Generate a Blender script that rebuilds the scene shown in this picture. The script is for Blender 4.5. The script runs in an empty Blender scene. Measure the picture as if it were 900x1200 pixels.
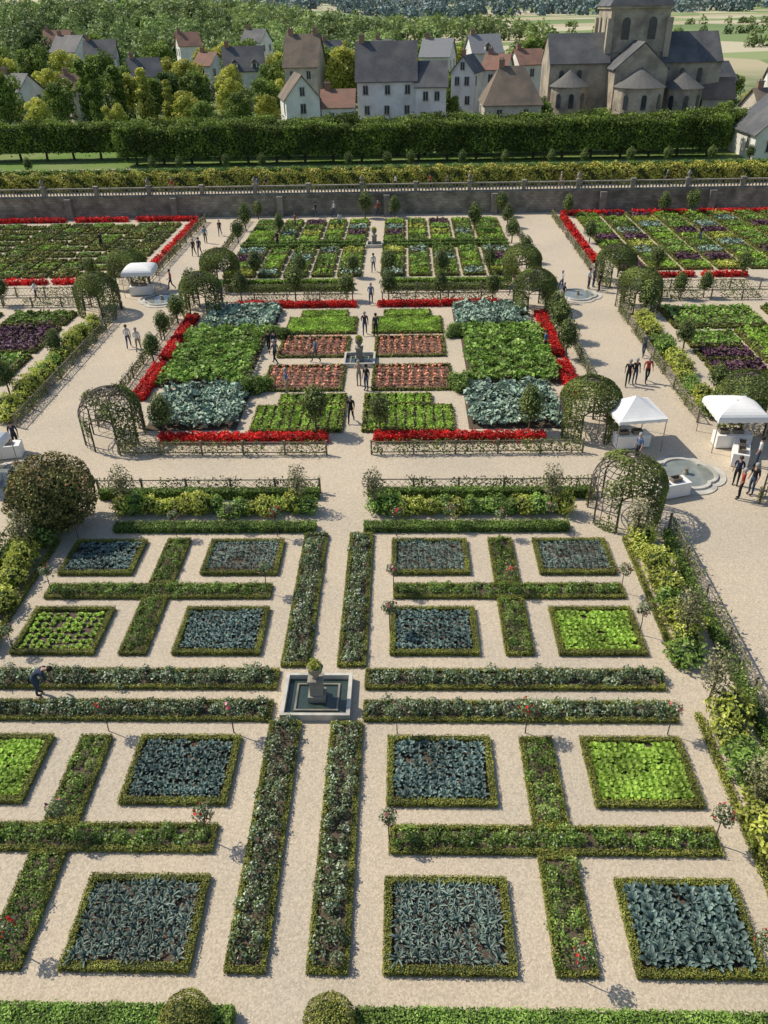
import bpy, math, random
import numpy as np
from mathutils import Matrix, Vector
rng=np.random.default_rng(7); random.seed(7)
SC=bpy.context.scene
COL=SC.collection
# ------------------------------------------------------------------ mesh builder
class MB:
    def __init__(s): s.v=[];s.f=[];s.m=[];s.a=[];s.n=0
    def add(s,v,f,mi=0,a=None):
        v=np.asarray(v,dtype=float).reshape(-1,3)
        fs=f if isinstance(f,list) else [f]
        for q in fs:
            q=np.asarray(q)
            if len(q)==0: continue
            s.f.append(q+s.n); s.m.append(np.full(len(q),mi))
        s.v.append(v); s.a.append(np.full(len(v),.5) if a is None else np.asarray(a,dtype=float)); s.n+=len(v)
        return s
    def arrays(s): return np.concatenate(s.v),s.f,s.m,np.concatenate(s.a)
    def mesh(s,name,mats,smooth=False):
        me=bpy.data.meshes.new(name)
        V=np.concatenate(s.v); A=np.concatenate(s.a)
        me.vertices.add(len(V)); me.vertices.foreach_set('co',V.ravel())
        L=np.concatenate([q.ravel() for q in s.f]).astype(np.int32)
        T=np.concatenate([np.full(len(q),q.shape[1]) for q in s.f])
        St=np.concatenate([[0],np.cumsum(T)[:-1]]).astype(np.int32)
        me.loops.add(len(L)); me.loops.foreach_set('vertex_index',L)
        me.polygons.add(len(T)); me.polygons.foreach_set('loop_start',St)
        M=np.concatenate(s.m).astype(np.int32)
        me.polygons.foreach_set('material_index',M)
        me.polygons.foreach_set('use_smooth',np.full(len(T),smooth))
        for m in mats: me.materials.append(m)
        me.update(calc_edges=True)
        at=me.attributes.new('v','FLOAT','POINT'); at.data.foreach_set('value',A.astype(np.float32))
        return me
def ob(name,me,loc=(0,0,0),parent=None,rz=0,sc=None,label=None,cat=None,group=None,kind=None):
    o=bpy.data.objects.new(name,me); COL.objects.link(o)
    o.location=loc; o.rotation_euler=(0,0,rz)
    if sc is not None: o.scale=sc if hasattr(sc,'__len__') else (sc,sc,sc)
    if parent is not None: o.parent=parent
    if label: o['label']=label
    if cat: o['category']=cat
    if group: o['group']=group
    if kind: o['kind']=kind
    return o
# ------------------------------------------------------------------ primitives
BF=np.array([(0,3,2,1),(4,5,6,7),(0,1,5,4),(1,2,6,5),(2,3,7,6),(3,0,4,7)])
def box(x0,x1,y0,y1,z0,z1):
    v=np.array([(x0,y0,z0),(x1,y0,z0),(x1,y1,z0),(x0,y1,z0),(x0,y0,z1),(x1,y0,z1),(x1,y1,z1),(x0,y1,z1)],float)
    return v,BF
def beam(p0,p1,w,h=None):
    h=h or w
    p0=np.array(p0,float);p1=np.array(p1,float);d=p1-p0;d/=np.linalg.norm(d)
    up=np.array([0,0,1.]) if abs(d[2])<.9 else np.array([1.,0,0])
    a=np.cross(d,up);a/=np.linalg.norm(a);b=np.cross(a,d)
    v=[]
    for p in (p0,p1):
        for i,j in ((-1,-1),(1,-1),(1,1),(-1,1)): v.append(p+a*i*w/2+b*j*h/2)
    return np.array(v),BF
def tube(pts,rad,n=8):
    pts=np.array(pts,float);k=len(pts);V=[]
    for i in range(k):
        d=pts[min(i+1,k-1)]-pts[max(i-1,0)];d/=np.linalg.norm(d)+1e-9
        up=np.array([0,0,1.]) if abs(d[2])<.9 else np.array([1.,0,0])
        a=np.cross(d,up);a/=np.linalg.norm(a);b=np.cross(d,a)
        for j in range(n):
            t=2*math.pi*j/n; V.append(pts[i]+rad[i]*(a*math.cos(t)+b*math.sin(t)))
    F=[(i*n+j,i*n+(j+1)%n,(i+1)*n+(j+1)%n,(i+1)*n+j) for i in range(k-1) for j in range(n)]
    return np.array(V),np.array(F)
def lathe(prof,n=16,a0=0,a1=2*math.pi):
    full=abs(a1-a0-2*math.pi)<1e-6; m=n if full else n+1; V=[]
    for r,z in prof:
        for j in range(m):
            t=a0+(a1-a0)*j/n; V.append((r*math.cos(t),r*math.sin(t),z))
    F=[]
    for i in range(len(prof)-1):
        for j in range(n):
            j2=(j+1)%m if full else j+1
            F.append((i*m+j,i*m+j2,(i+1)*m+j2,(i+1)*m+j))
    return np.array(V),np.array(F)
def tr(vf,dx=0,dy=0,dz=0,rz=0):
    v,f=vf;v=np.array(v,float);c,s=math.cos(rz),math.sin(rz)
    w=v.copy();w[:,0]=v[:,0]*c-v[:,1]*s+dx;w[:,1]=v[:,0]*s+v[:,1]*c+dy;w[:,2]=v[:,2]+dz
    return w,f
def norm(a): return a/(np.linalg.norm(a,axis=1,keepdims=True)+1e-9)
def lump(P,f=1.,ph=0.):
    x,y,z=P[:,0]*f+ph,P[:,1]*f+ph*1.7,P[:,2]*f
    return (np.sin(x*1.7+y*.9)+np.sin(y*2.3-x*.7+1.3)+np.sin(z*2.9+x*1.9+.5)+np.sin((x+y+z)*3.7))/4
def leaves(mb,P,N,L,W=None,mi=0,jit=.7,a=None,up=0.):
    n=len(P); W=W or L*.6
    N=norm(N+jit*rng.normal(size=(n,3))+np.array([0,0,up]))
    T=norm(np.cross(N,rng.normal(size=(n,3))));B=np.cross(N,T)
    l=(L*(.65+.7*rng.random(n)))[:,None];w=(W*(.65+.7*rng.random(n)))[:,None]
    V=np.stack([P-T*l/2,P+B*w/2+N*w*.12,P+T*l/2-N*l*.1,P-B*w/2+N*w*.12],1).reshape(-1,3)
    F=np.arange(4*n).reshape(n,4)
    if a is None: a=rng.random(n)
    mb.add(V,F,mi,np.repeat(a,4))
def surf_box(n,x0,x1,y0,y1,z0,z1,top=1.0):
    lx,ly,lz=x1-x0,y1-y0,z1-z0
    ar=np.array([lx*ly*top,lx*lz,lx*lz,ly*lz,ly*lz]);c=rng.choice(5,n,p=ar/ar.sum())
    P=np.stack([x0+lx*rng.random(n),y0+ly*rng.random(n),z0+lz*rng.random(n)],1);N=np.zeros((n,3))
    P[c==0,2]=z1;N[c==0,2]=1
    P[c==1,1]=y0;N[c==1,1]=-1
    P[c==2,1]=y1;N[c==2,1]=1
    P[c==3,0]=x0;N[c==3,0]=-1
    P[c==4,0]=x1;N[c==4,0]=1
    return P,N
# ------------------------------------------------------------------ materials
def newmat(name):
    m=bpy.data.materials.new(name);m.use_nodes=True;nt=m.node_tree;nt.nodes.clear()
    return m,nt,nt.nodes,nt.links
def leafmat(name,c0,c1,rough=.6,trans=.25,c2=None,nscale=.9,var=.3,spec=.3):
    m,nt,N,Lk=newmat(name)
    at=N.new('ShaderNodeAttribute');at.attribute_name='v'
    r=N.new('ShaderNodeValToRGB');r.color_ramp.elements[0].color=(*c0,1);r.color_ramp.elements[1].color=(*c1,1)
    if c2:
        e=r.color_ramp.elements.new(.9);e.color=(*c1,1);r.color_ramp.elements[-1].color=(*c2,1)
    Lk.new(at.outputs['Fac'],r.inputs[0])
    g=N.new('ShaderNodeNewGeometry');nz=N.new('ShaderNodeTexNoise');nz.inputs['Scale'].default_value=nscale;nz.inputs['Detail'].default_value=0
    Lk.new(g.outputs['Position'],nz.inputs['Vector'])
    mr=N.new('ShaderNodeMapRange');mr.inputs[1].default_value=.3;mr.inputs[2].default_value=.7;mr.inputs[3].default_value=1-var;mr.inputs[4].default_value=1+var
    Lk.new(nz.outputs['Fac'],mr.inputs[0])
    mx=N.new('ShaderNodeVectorMath');mx.operation='SCALE';Lk.new(r.outputs[0],mx.inputs[0]);Lk.new(mr.outputs[0],mx.inputs['Scale'])
    p=N.new('ShaderNodeBsdfPrincipled');p.inputs['Roughness'].default_value=rough;p.inputs['Specular IOR Level'].default_value=spec
    Lk.new(mx.outputs[0],p.inputs['Base Color'])
    o=N.new('ShaderNodeOutputMaterial')
    if trans>0:
        t=N.new('ShaderNodeBsdfTranslucent');Lk.new(mx.outputs[0],t.inputs[0])
        ms=N.new('ShaderNodeMixShader');ms.inputs[0].default_value=trans;Lk.new(p.outputs[0],ms.inputs[1]);Lk.new(t.outputs[0],ms.inputs[2])
        Lk.new(ms.outputs[0],o.inputs[0])
    else: Lk.new(p.outputs[0],o.inputs[0])
    return m
def mat(name,c0,c1=None,scale=5.,rough=.8,bump=0.,detail=6,stretch=None,spec=.3,c2=None,scale2=.3,metal=0,pebble=0):
    m,nt,N,Lk=newmat(name);c1=c1 or tuple(x*.75 for x in c0)
    g=N.new('ShaderNodeNewGeometry');vec=g.outputs['Position']
    if stretch:
        mp=N.new('ShaderNodeMapping');mp.inputs['Scale'].default_value=stretch;Lk.new(vec,mp.inputs[0]);vec=mp.outputs[0]
    nz=N.new('ShaderNodeTexNoise');nz.inputs['Scale'].default_value=scale;nz.inputs['Detail'].default_value=detail;nz.inputs['Roughness'].default_value=.65
    Lk.new(vec,nz.inputs['Vector'])
    r=N.new('ShaderNodeValToRGB');r.color_ramp.elements[0].position=.32;r.color_ramp.elements[1].position=.68
    r.color_ramp.elements[0].color=(*c0,1);r.color_ramp.elements[1].color=(*c1,1);Lk.new(nz.outputs['Fac'],r.inputs[0])
    out=r.outputs[0];h=nz.outputs['Fac']
    if c2:
        n2=N.new('ShaderNodeTexNoise');n2.inputs['Scale'].default_value=scale2;n2.inputs['Detail'].default_value=4;Lk.new(g.outputs['Position'],n2.inputs['Vector'])
        r2=N.new('ShaderNodeValToRGB');r2.color_ramp.elements[0].position=.42;r2.color_ramp.elements[1].position=.68
        Lk.new(n2.outputs['Fac'],r2.inputs[0])
        mx=N.new('ShaderNodeMix');mx.data_type='RGBA';mx.inputs[7].default_value=(*c2,1);Lk.new(r2.outputs[0],mx.inputs[0]);Lk.new(out,mx.inputs[6]);out=mx.outputs[2]
    if pebble:
        vo=N.new('ShaderNodeTexVoronoi');vo.inputs['Scale'].default_value=pebble;Lk.new(g.outputs['Position'],vo.inputs['Vector'])
        bw=N.new('ShaderNodeRGBToBW');Lk.new(vo.outputs['Color'],bw.inputs[0])
        mr=N.new('ShaderNodeMapRange');mr.inputs[3].default_value=.74;mr.inputs[4].default_value=1.22;Lk.new(bw.outputs[0],mr.inputs[0])
        sc=N.new('ShaderNodeVectorMath');sc.operation='SCALE';Lk.new(out,sc.inputs[0]);Lk.new(mr.outputs[0],sc.inputs['Scale']);out=sc.outputs[0]
    p=N.new('ShaderNodeBsdfPrincipled');p.inputs['Roughness'].default_value=rough;p.inputs['Specular IOR Level'].default_value=spec;p.inputs['Metallic'].default_value=metal
    Lk.new(out,p.inputs['Base Color'])
    if bump:
        b=N.new('ShaderNodeBump');b.inputs['Strength'].default_value=bump;b.inputs['Distance'].default_value=.05;Lk.new(h,b.inputs['Height']);Lk.new(b.outputs[0],p.inputs['Normal'])
    o=N.new('ShaderNodeOutputMaterial');Lk.new(p.outputs[0],o.inputs[0]);return m
def brickmat(name,c0,c1,mortar,sx,sy,rough=.85):
    m,nt,N,Lk=newmat(name)
    g=N.new('ShaderNodeNewGeometry');sp=N.new('ShaderNodeSeparateXYZ');Lk.new(g.outputs['Position'],sp.inputs[0])
    ad=N.new('ShaderNodeMath');ad.operation='ADD';Lk.new(sp.outputs[0],ad.inputs[0]);Lk.new(sp.outputs[1],ad.inputs[1])
    cb=N.new('ShaderNodeCombineXYZ');Lk.new(ad.outputs[0],cb.inputs[0]);Lk.new(sp.outputs[2],cb.inputs[1])
    b=N.new('ShaderNodeTexBrick');b.inputs['Color1'].default_value=(*c0,1);b.inputs['Color2'].default_value=(*c1,1);b.inputs['Mortar'].default_value=(*mortar,1)
    b.inputs['Scale'].default_value=1;b.inputs['Brick Width'].default_value=sx;b.inputs['Row Height'].default_value=sy;b.inputs['Mortar Size'].default_value=.015
    Lk.new(cb.outputs[0],b.inputs['Vector'])
    nz=N.new('ShaderNodeTexNoise');nz.inputs['Scale'].default_value=.8;nz.inputs['Detail'].default_value=6;Lk.new(g.outputs['Position'],nz.inputs['Vector'])
    mr=N.new('ShaderNodeMapRange');mr.inputs[1].default_value=.3;mr.inputs[2].default_value=.7;mr.inputs[3].default_value=.55;mr.inputs[4].default_value=1.3;Lk.new(nz.outputs['Fac'],mr.inputs[0])
    sc=N.new('ShaderNodeVectorMath');sc.operation='SCALE';Lk.new(b.outputs[0],sc.inputs[0]);Lk.new(mr.outputs[0],sc.inputs['Scale'])
    p=N.new('ShaderNodeBsdfPrincipled');p.inputs['Roughness'].default_value=rough;Lk.new(sc.outputs[0],p.inputs['Base Color'])
    o=N.new('ShaderNodeOutputMaterial');Lk.new(p.outputs[0],o.inputs[0]);return m
M={}
M['core']=mat('hedge_core',(.03,.045,.012),(.04,.06,.018))
M['box']=leafmat('box_leaf',(.11,.125,.02),(.36,.36,.07),trans=0)
M['mid']=leafmat('mid_leaf',(.06,.115,.02),(.27,.40,.075),c2=(.46,.54,.19))
M['rose']=leafmat('rose_leaf',(.05,.08,.025),(.23,.29,.11),c2=(.55,.56,.43),rough=.45,spec=.45,trans=0)
M['dark']=leafmat('dark_leaf',(.045,.07,.018),(.20,.25,.06),trans=0)
M['lime']=leafmat('lime_leaf',(.18,.33,.03),(.46,.63,.11),trans=.25)
M['chard']=leafmat('chard_leaf',(.10,.20,.03),(.34,.50,.10),c2=(.48,.60,.20),trans=.25)
M['yel']=leafmat('yellow_leaf',(.24,.30,.03),(.64,.66,.14),trans=.3,c2=(.76,.74,.26))
M['blue']=leafmat('blue_leaf',(.018,.045,.040),(.21,.30,.26),trans=0,rough=.5)
M['leek']=leafmat('leek_leaf',(.022,.05,.042),(.30,.40,.33),trans=0,rough=.45)
M['grey']=leafmat('grey_leaf',(.12,.20,.14),(.44,.55,.42),trans=0,rough=.5)
M['purp']=leafmat('purple_leaf',(.045,.022,.035),(.22,.10,.15),trans=0)
M['red']=leafmat('red_flower',(.42,.008,.01),(.85,.04,.03),trans=.2,var=.25)
M['pink']=leafmat('pink_flower',(.5,.08,.12),(.8,.35,.4),trans=0)
M['pepper']=leafmat('pepper_leaf',(.16,.10,.04),(.34,.20,.09),trans=0)
M['orange']=leafmat('orange_fruit',(.75,.22,.10),(.9,.45,.30),trans=0)
M['soil']=mat('soil',(.08,.058,.042),(.14,.105,.075),scale=12,rough=1,bump=.5)
M['brown']=mat('brown_soil',(.15,.075,.055),(.22,.13,.095),scale=9,rough=1,bump=.5)
M['gravel']=mat('gravel',(.50,.415,.305),(.61,.52,.395),scale=30,rough=1,bump=.35,c2=(.485,.42,.325),scale2=.16,pebble=22)
M['lawn']=mat('lawn',(.09,.17,.025),(.16,.25,.05),scale=3,rough=1,c2=(.2,.24,.08),scale2=.15)
M['stone']=mat('stone',(.33,.30,.24),(.24,.22,.175),scale=4,rough=.85,bump=.2,c2=(.16,.15,.13),scale2=1.2)
M['wstone']=mat('white_stone',(.62,.59,.52),(.50,.47,.40),scale=5,rough=.7,bump=.1,c2=(.38,.36,.31),scale2=1.5)
M['wall']=brickmat('wall_stone',(.30,.27,.21),(.20,.18,.14),(.14,.13,.11),.55,.28)
M['wood']=mat('weathered_wood',(.26,.22,.17),(.17,.14,.11),scale=8,rough=.9)
M['dwood']=mat('dark_metal_trellis',(.07,.06,.05),(.12,.10,.08),scale=8,rough=.7)
M['bark']=mat('bark',(.13,.10,.07),(.07,.055,.04),scale=10,rough=1,bump=.5)
M['water']=mat('water',(.05,.075,.06),(.03,.05,.045),scale=1.5,rough=.08,spec=.6)
M['swater']=mat('shallow_water',(.26,.28,.25),(.17,.19,.17),scale=1.5,rough=.1,spec=.6)
M['canvas']=mat('white_canvas',(.82,.81,.78),(.74,.73,.70),scale=2,rough=.7)
M['metal']=mat('grey_metal',(.35,.35,.35),(.28,.28,.28),scale=4,rough=.4,metal=.6)
# ------------------------------------------------------------------ ground & terrain
def S(t): t=np.clip(t,0,1);return t*t*(3-2*t)
def terr(x,y):
    x=np.asarray(x,float);y=np.asarray(y,float)
    z=np.where(y>93.35,2.2,-.03)
    hill=16*S((y-190)/330)*S((-x+10)/190)
    far=34*S((y-1500)/1500)*(.8+.3*np.sin(x/400.)+.15*np.sin(x/133.))
    return z+np.where(y>94,hill+far,0)
xs=np.unique(np.concatenate([np.linspace(-4000,-400,19),np.linspace(-400,400,41),np.linspace(400,4000,19)]))
ys=np.concatenate([[-60,0,50,93.3,93.4,100,120,140,160],np.arange(180,620,20),np.arange(650,1300,65),np.arange(1300,3600,115),[4500,7000]])
GX,GY=np.meshgrid(xs,ys);GZ=terr(GX,GY)
gv=np.stack([GX,GY,GZ],-1).reshape(-1,3);nx=len(xs)
gf=np.array([(j*nx+i,j*nx+i+1,(j+1)*nx+i+1,(j+1)*nx+i) for j in range(len(ys)-1) for i in range(nx-1)])
def groundmat():
    m,nt,N,Lk=newmat('countryside')
    g=N.new('ShaderNodeNewGeometry')
    mp=N.new('ShaderNodeMapping');mp.inputs['Scale'].default_value=(.007,.0075,0);Lk.new(g.outputs['Position'],mp.inputs[0])
    vo=N.new('ShaderNodeTexVoronoi');vo.inputs['Scale'].default_value=1;Lk.new(mp.outputs[0],vo.inputs['Vector'])
    bw=N.new('ShaderNodeSeparateColor');Lk.new(vo.outputs['Color'],bw.inputs[0])
    r=N.new('ShaderNodeValToRGB');r.color_ramp.interpolation='CONSTANT';e=r.color_ramp.elements
    e[0].color=(.18,.25,.08,1);e[1].position=.25;e[1].color=(.44,.38,.23,1)
    for p,c in ((.5,(.15,.22,.07,1)),(.62,(.52,.46,.31,1)),(.85,(.26,.31,.12,1))):
        q=e.new(p);q.color=c
    Lk.new(bw.outputs[0],r.inputs[0])
    nz=N.new('ShaderNodeTexNoise');nz.inputs['Scale'].default_value=.15;nz.inputs['Detail'].default_value=6;Lk.new(g.outputs['Position'],nz.inputs['Vector'])
    rn=N.new('ShaderNodeValToRGB');rn.color_ramp.elements[0].position=.35;rn.color_ramp.elements[0].color=(.10,.16,.04,1);rn.color_ramp.elements[1].position=.7;rn.color_ramp.elements[1].color=(.26,.27,.14,1);Lk.new(nz.outputs['Fac'],rn.inputs[0])
    sp=N.new('ShaderNodeSeparateXYZ');Lk.new(g.outputs['Position'],sp.inputs[0])
    mr=N.new('ShaderNodeMapRange');mr.inputs[1].default_value=220;mr.inputs[2].default_value=280;Lk.new(sp.outputs[1],mr.inputs[0])
    mx=N.new('ShaderNodeMix');mx.data_type='RGBA';Lk.new(mr.outputs[0],mx.inputs[0]);Lk.new(rn.outputs[0],mx.inputs[6]);Lk.new(r.outputs[0],mx.inputs[7])
    p=N.new('ShaderNodeBsdfPrincipled');p.inputs['Roughness'].default_value=1;Lk.new(mx.outputs[2],p.inputs['Base Color'])
    o=N.new('ShaderNodeOutputMaterial');Lk.new(p.outputs[0],o.inputs[0]);return m
ob('ground',MB().add(gv,gf).mesh('ground',[groundmat()]),kind='structure')
def sheet(name,x0,x1,y0,y1,z,m):
    v=np.array([(x0,y0,z),(x1,y0,z),(x1,y1,z),(x0,y1,z)]);return ob(name,MB().add(v,np.array([(0,1,2,3)])).mesh(name,[m]),kind='structure')
sheet('gravel_path',-60,60,-10,93.2,0,M['gravel'])
sheet('terrace_path',-75,75,94,101,2.204,M['gravel'])
sheet('lawn',-75,62,101,111.,2.208,M['lawn'])
sheet('terrace_walk',-75,62,111.,112.4,2.212,M['gravel'])
sheet('tree_lawn',-75,62,112.4,128,2.216,M['lawn'])
sheet('village_square',-6,60,128,165,2.206,mat('asphalt',(.12,.115,.11),(.16,.155,.145),scale=3))
# ------------------------------------------------------------------ hedges & beds
def hedge_mb(mb,x0,x1,y0,y1,h,dens,leaf,lm=1,amp=.04,jit=.8,corein=.05,z0=0,top=1.2):
    mb.add(*box(x0+corein,x1-corein,y0+corein,y1-corein,z0+.002,z0+h-corein),mi=0)
    area=(x1-x0)*(y1-y0)+2*h*((x1-x0)+(y1-y0));n=int(area*dens)+8
    P,N=surf_box(n,x0,x1,y0,y1,z0,z0+h,top)
    lu=lump(P,2.2/max(.3,h),x0*3.1+y0)
    P=P+N*(amp*lu)[:,None]+rng.normal(size=P.shape)*leaf*.25-N*leaf*.15
    P[:,2]=np.maximum(P[:,2],z0+.02)
    a=np.clip(.5+.35*lu+.3*rng.normal(size=n)*.8,0,1)
    leaves(mb,P,N,leaf,mi=lm,jit=jit,a=a,up=.4)
def hedge(name,x0,x1,y0,y1,h,lmat,dens=500,leaf=.07,label='',group='clipped garden hedges',amp=.04,z=0,corein=.05):
    cx,cy=(x0+x1)/2,(y0+y1)/2;mb=MB()
    hedge_mb(mb,x0-cx,x1-cx,y0-cy,y1-cy,h,dens,leaf,amp=amp,corein=corein)
    return ob(name,mb.mesh(name,[M['core'],M[lmat]]),(cx,cy,z),label=label,cat='hedge',group=group)
def edging_mesh(x0,x1,y0,y1,w,h,dens,leaf):
    mb=MB()
    for a in ((x0,x1,y0,y0+w),(x0,x1,y1-w,y1),(x0,x0+w,y0+w,y1-w),(x1-w,x1,y0+w,y1-w)):
        hedge_mb(mb,*a,h,dens,leaf,amp=.02,corein=.035)
    return mb.mesh('edging',[M['core'],M['box']])
def bed(x0,x1,y0,y1,near=True,soil='soil',name='planted_bed',label='square garden bed edged with low clipped box',w=.2,h=.2):
    cx,cy=(x0+x1)/2,(y0+y1)/2
    e=ob(name,None,(cx,cy,0),label=label,cat='garden bed',group='box edged garden beds')
    a=(x0-cx,x1-cx,y0-cy,y1-cy)
    ob('edging',edging_mesh(*a,w,h,1100 if near else 260,.05 if near else .11),parent=e)
    v=np.array([(a[0]+w,a[2]+w,.03),(a[1]-w,a[2]+w,.03),(a[1]-w,a[3]-w,.03),(a[0]+w,a[3]-w,.03)])
    ob('soil',MB().add(v,np.array([(0,1,2,3)])).mesh('soil',[M[soil]]),parent=e)
    return e
def rosette(nl,L,W,rise,droop,seed,curl=.25):
    r=np.random.default_rng(seed);mb=MB()
    for i in range(nl):
        t=i*2.399+r.normal()*.2;k=i/nl;ln=L*(1.05-.5*k)*(.8+.4*r.random());wd=W*(1.05-.4*k)*(.8+.4*r.random());el=rise+k*.6+r.normal()*.18
        V=[];A=[];segs=4;base=np.clip(-.05+.45*k+r.normal()*.2,0,.7)
        x=0.02;z=.03+.05*k
        for s_ in range(segs+1):
            u=s_/segs;ww=wd*math.sin(math.pi*min(.97,.13+.8*u))**.7*.5
            V+= [(x,-ww,z+curl*ww),(x,0,z),(x,ww,z+curl*ww)];A+=[base+.45*u*u,min(1,base+.15+.4*u*u),base+.45*u*u]
            ang=el-droop*u*1.3;x+=ln/segs*math.cos(ang);z+=ln/segs*math.sin(ang)
        V=np.array(V);F=[(3*a+b,3*a+3+b,3*a+4+b,3*a+1+b) for a in range(segs) for b in (0,1)]
        V,_=tr((V,None),rz=t);V[:,2]=np.maximum(V[:,2],.01)
        mb.add(V,np.array(F),0,np.clip(A,0,1))
    return mb
T={'cabbage':[rosette(14,.25,.10,.85,.9,i,.7) for i in range(4)],
   'leek':[rosette(12,.33,.05,1.05,1.1,i+9,.6) for i in range(4)],
   'lettuce':[rosette(18,.18,.15,.55,.6,i+20,.4) for i in range(4)]}
TM={'cabbage':'blue','leek':'leek','lettuce':'lime'}
TMe={k:[t.mesh(k+'_plant',[M[TM[k]]],smooth=True) for t in v] for k,v in T.items()}
stuffpts={k:[] for k in T};cnt={k:0 for k in T}
def crop(kind,x0,x1,y0,y1,nx,ny,sc=1.,miss=.03):
    for i in range(nx):
        for j in range(ny):
            if rng.random()<miss: continue
            x=x0+(i+.5)*(x1-x0)/nx+rng.normal()*.025;y=y0+(j+.5)*(y1-y0)/ny+rng.normal()*.025
            s=sc*(.72+.42*rng.random());r=rng.random()*6.28
            if cnt[kind]<290:
                cnt[kind]+=1;me=random.choice(TMe[kind])
                ob(kind+'_plant',me,(x,y,.03),rz=r,sc=s,label={'cabbage':'blue green cabbage with broad leaves in soil','leek':'grey green leek with long arching leaves','lettuce':'bright green lettuce head in garden soil'}[kind],cat=kind,group=kind+'s growing in rows')
            else: stuffpts[kind].append((x,y,s,r))
def flush_stuff():
    for k,pts in stuffpts.items():
        if not pts: continue
        mb=MB();A=np.array(pts)
        for ti,t in enumerate(T[k]):
            B=A[ti::len(T[k])];V,fs,ms,a=t.arrays();nv=len(V)
            c,s=np.cos(B[:,3])[:,None],np.sin(B[:,3])[:,None]
            X=(V[None,:,0]*c-V[None,:,1]*s)*B[:,2:3]+B[:,0:1];Y=(V[None,:,0]*s+V[None,:,1]*c)*B[:,2:3]+B[:,1:2];Z=V[None,:,2]*B[:,2:3]+.03
            W=np.stack([X,Y,Z],-1).reshape(-1,3)
            f=np.concatenate(fs)
            F=(f[None]+(np.arange(len(B))*nv)[:,None,None]).reshape(-1,4)
            mb.add(W,F,0,np.tile(a,len(B)))
        ob(k+'_plants',mb.mesh(k+'_plants',[M[TM[k]]],smooth=True),kind='stuff',label='rows of distant '+k+' plants in garden beds')
HB='low box edged strip of leafy green plants'
def arm(x0,x1,y0,y1,m='mid',h=.42,leaf=.08,per=120,sp=.4,extra=None,label=HB,hb=.17):
    """box edging with a loose row of small bushes inside"""
    cx,cy=(x0+x1)/2,(y0+y1)/2
    e=ob('hedge_strip',None,(cx,cy,0),label=label,cat='hedge',group='long leafy garden strips')
    a=(x0-cx,x1-cx,y0-cy,y1-cy)
    ob('edging',edging_mesh(*a,.15,hb,1100,.05),parent=e)
    mb=MB();ins=.34
    mb.add(*box(a[0]+.16,a[1]-.16,a[2]+.16,a[3]-.16,.01,.07),mi=3)
    lx,ly=a[1]-a[0]-2*ins,a[3]-a[2]-2*ins;nx_=max(2,round(lx/sp)+1);ny_=max(2,round(ly/sp)+1)
    gx,gy=np.meshgrid(np.linspace(-lx/2,lx/2,nx_),np.linspace(-ly/2,ly/2,ny_));C=np.stack([gx.ravel(),gy.ravel()],1)
    C+=rng.normal(size=C.shape)*.07
    R=(.19+.11*rng.random(len(C)));H=h*(.6+.65*rng.random(len(C)));tone=rng.normal(size=len(C))*.17
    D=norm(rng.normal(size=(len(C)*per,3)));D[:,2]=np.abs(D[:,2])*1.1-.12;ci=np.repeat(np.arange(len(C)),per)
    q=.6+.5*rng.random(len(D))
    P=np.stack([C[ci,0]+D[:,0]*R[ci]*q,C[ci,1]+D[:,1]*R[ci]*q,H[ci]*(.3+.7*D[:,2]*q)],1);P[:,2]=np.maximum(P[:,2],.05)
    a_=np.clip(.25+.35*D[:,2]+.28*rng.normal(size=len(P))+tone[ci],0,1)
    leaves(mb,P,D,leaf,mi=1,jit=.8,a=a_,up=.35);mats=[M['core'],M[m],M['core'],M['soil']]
    if extra:
        em,n,sz=extra;k=rng.choice(len(P),min(len(P),int(n*(x1-x0)*(y1-y0))),replace=False);leaves(mb,P[k]+D[k]*.03,D[k],sz,sz,mi=2,jit=.5,up=.5);mats[2]=M[em]
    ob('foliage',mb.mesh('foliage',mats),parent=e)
# ---- near square
BX=((2.4,5.7),(8.6,11.8));BY=((9.6,12.15),(14.4,17.0),(20.8,23.45),(25.6,28.1))
crops={(1,0,0):('leek',11,9,.95),(1,1,0):('cabbage',9,8,1.2),(1,0,1):('cabbage',10,8,.95),(1,1,1):('lettuce',12,10,1.),
 (1,0,2):('cabbage',10,8,.95),(1,1,2):('lettuce',12,10,.95),(1,0,3):('leek',11,8,.85),(1,1,3):('leek',10,8,.85),
 (-1,0,0):('leek',11,9,.95),(-1,0,1):('cabbage',10,8,.95),(-1,1,1):('lettuce',12,10,1.),(-1,0,2):('cabbage',10,8,.95),(-1,1,2):('lettuce',9,7,.8),(-1,0,3):('leek',11,8,.85),(-1,1,3):('cabbage',10,8,.9),(-1,1,0):('cabbage',8,7,1.)}
order=sorted(crops,key=lambda k:k[2])
for (s,i,j) in order:
    a,b=BX[i];x0,x1=(a,b) if s>0 else (-b,-a);y0,y1=BY[j];bed(x0,x1,y0,y1)
    k,nx_,ny_,sc=crops[(s,i,j)];crop(k,x0+.25,x1-.25,y0+.25,y1-.25,nx_,ny_,sc)
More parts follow.
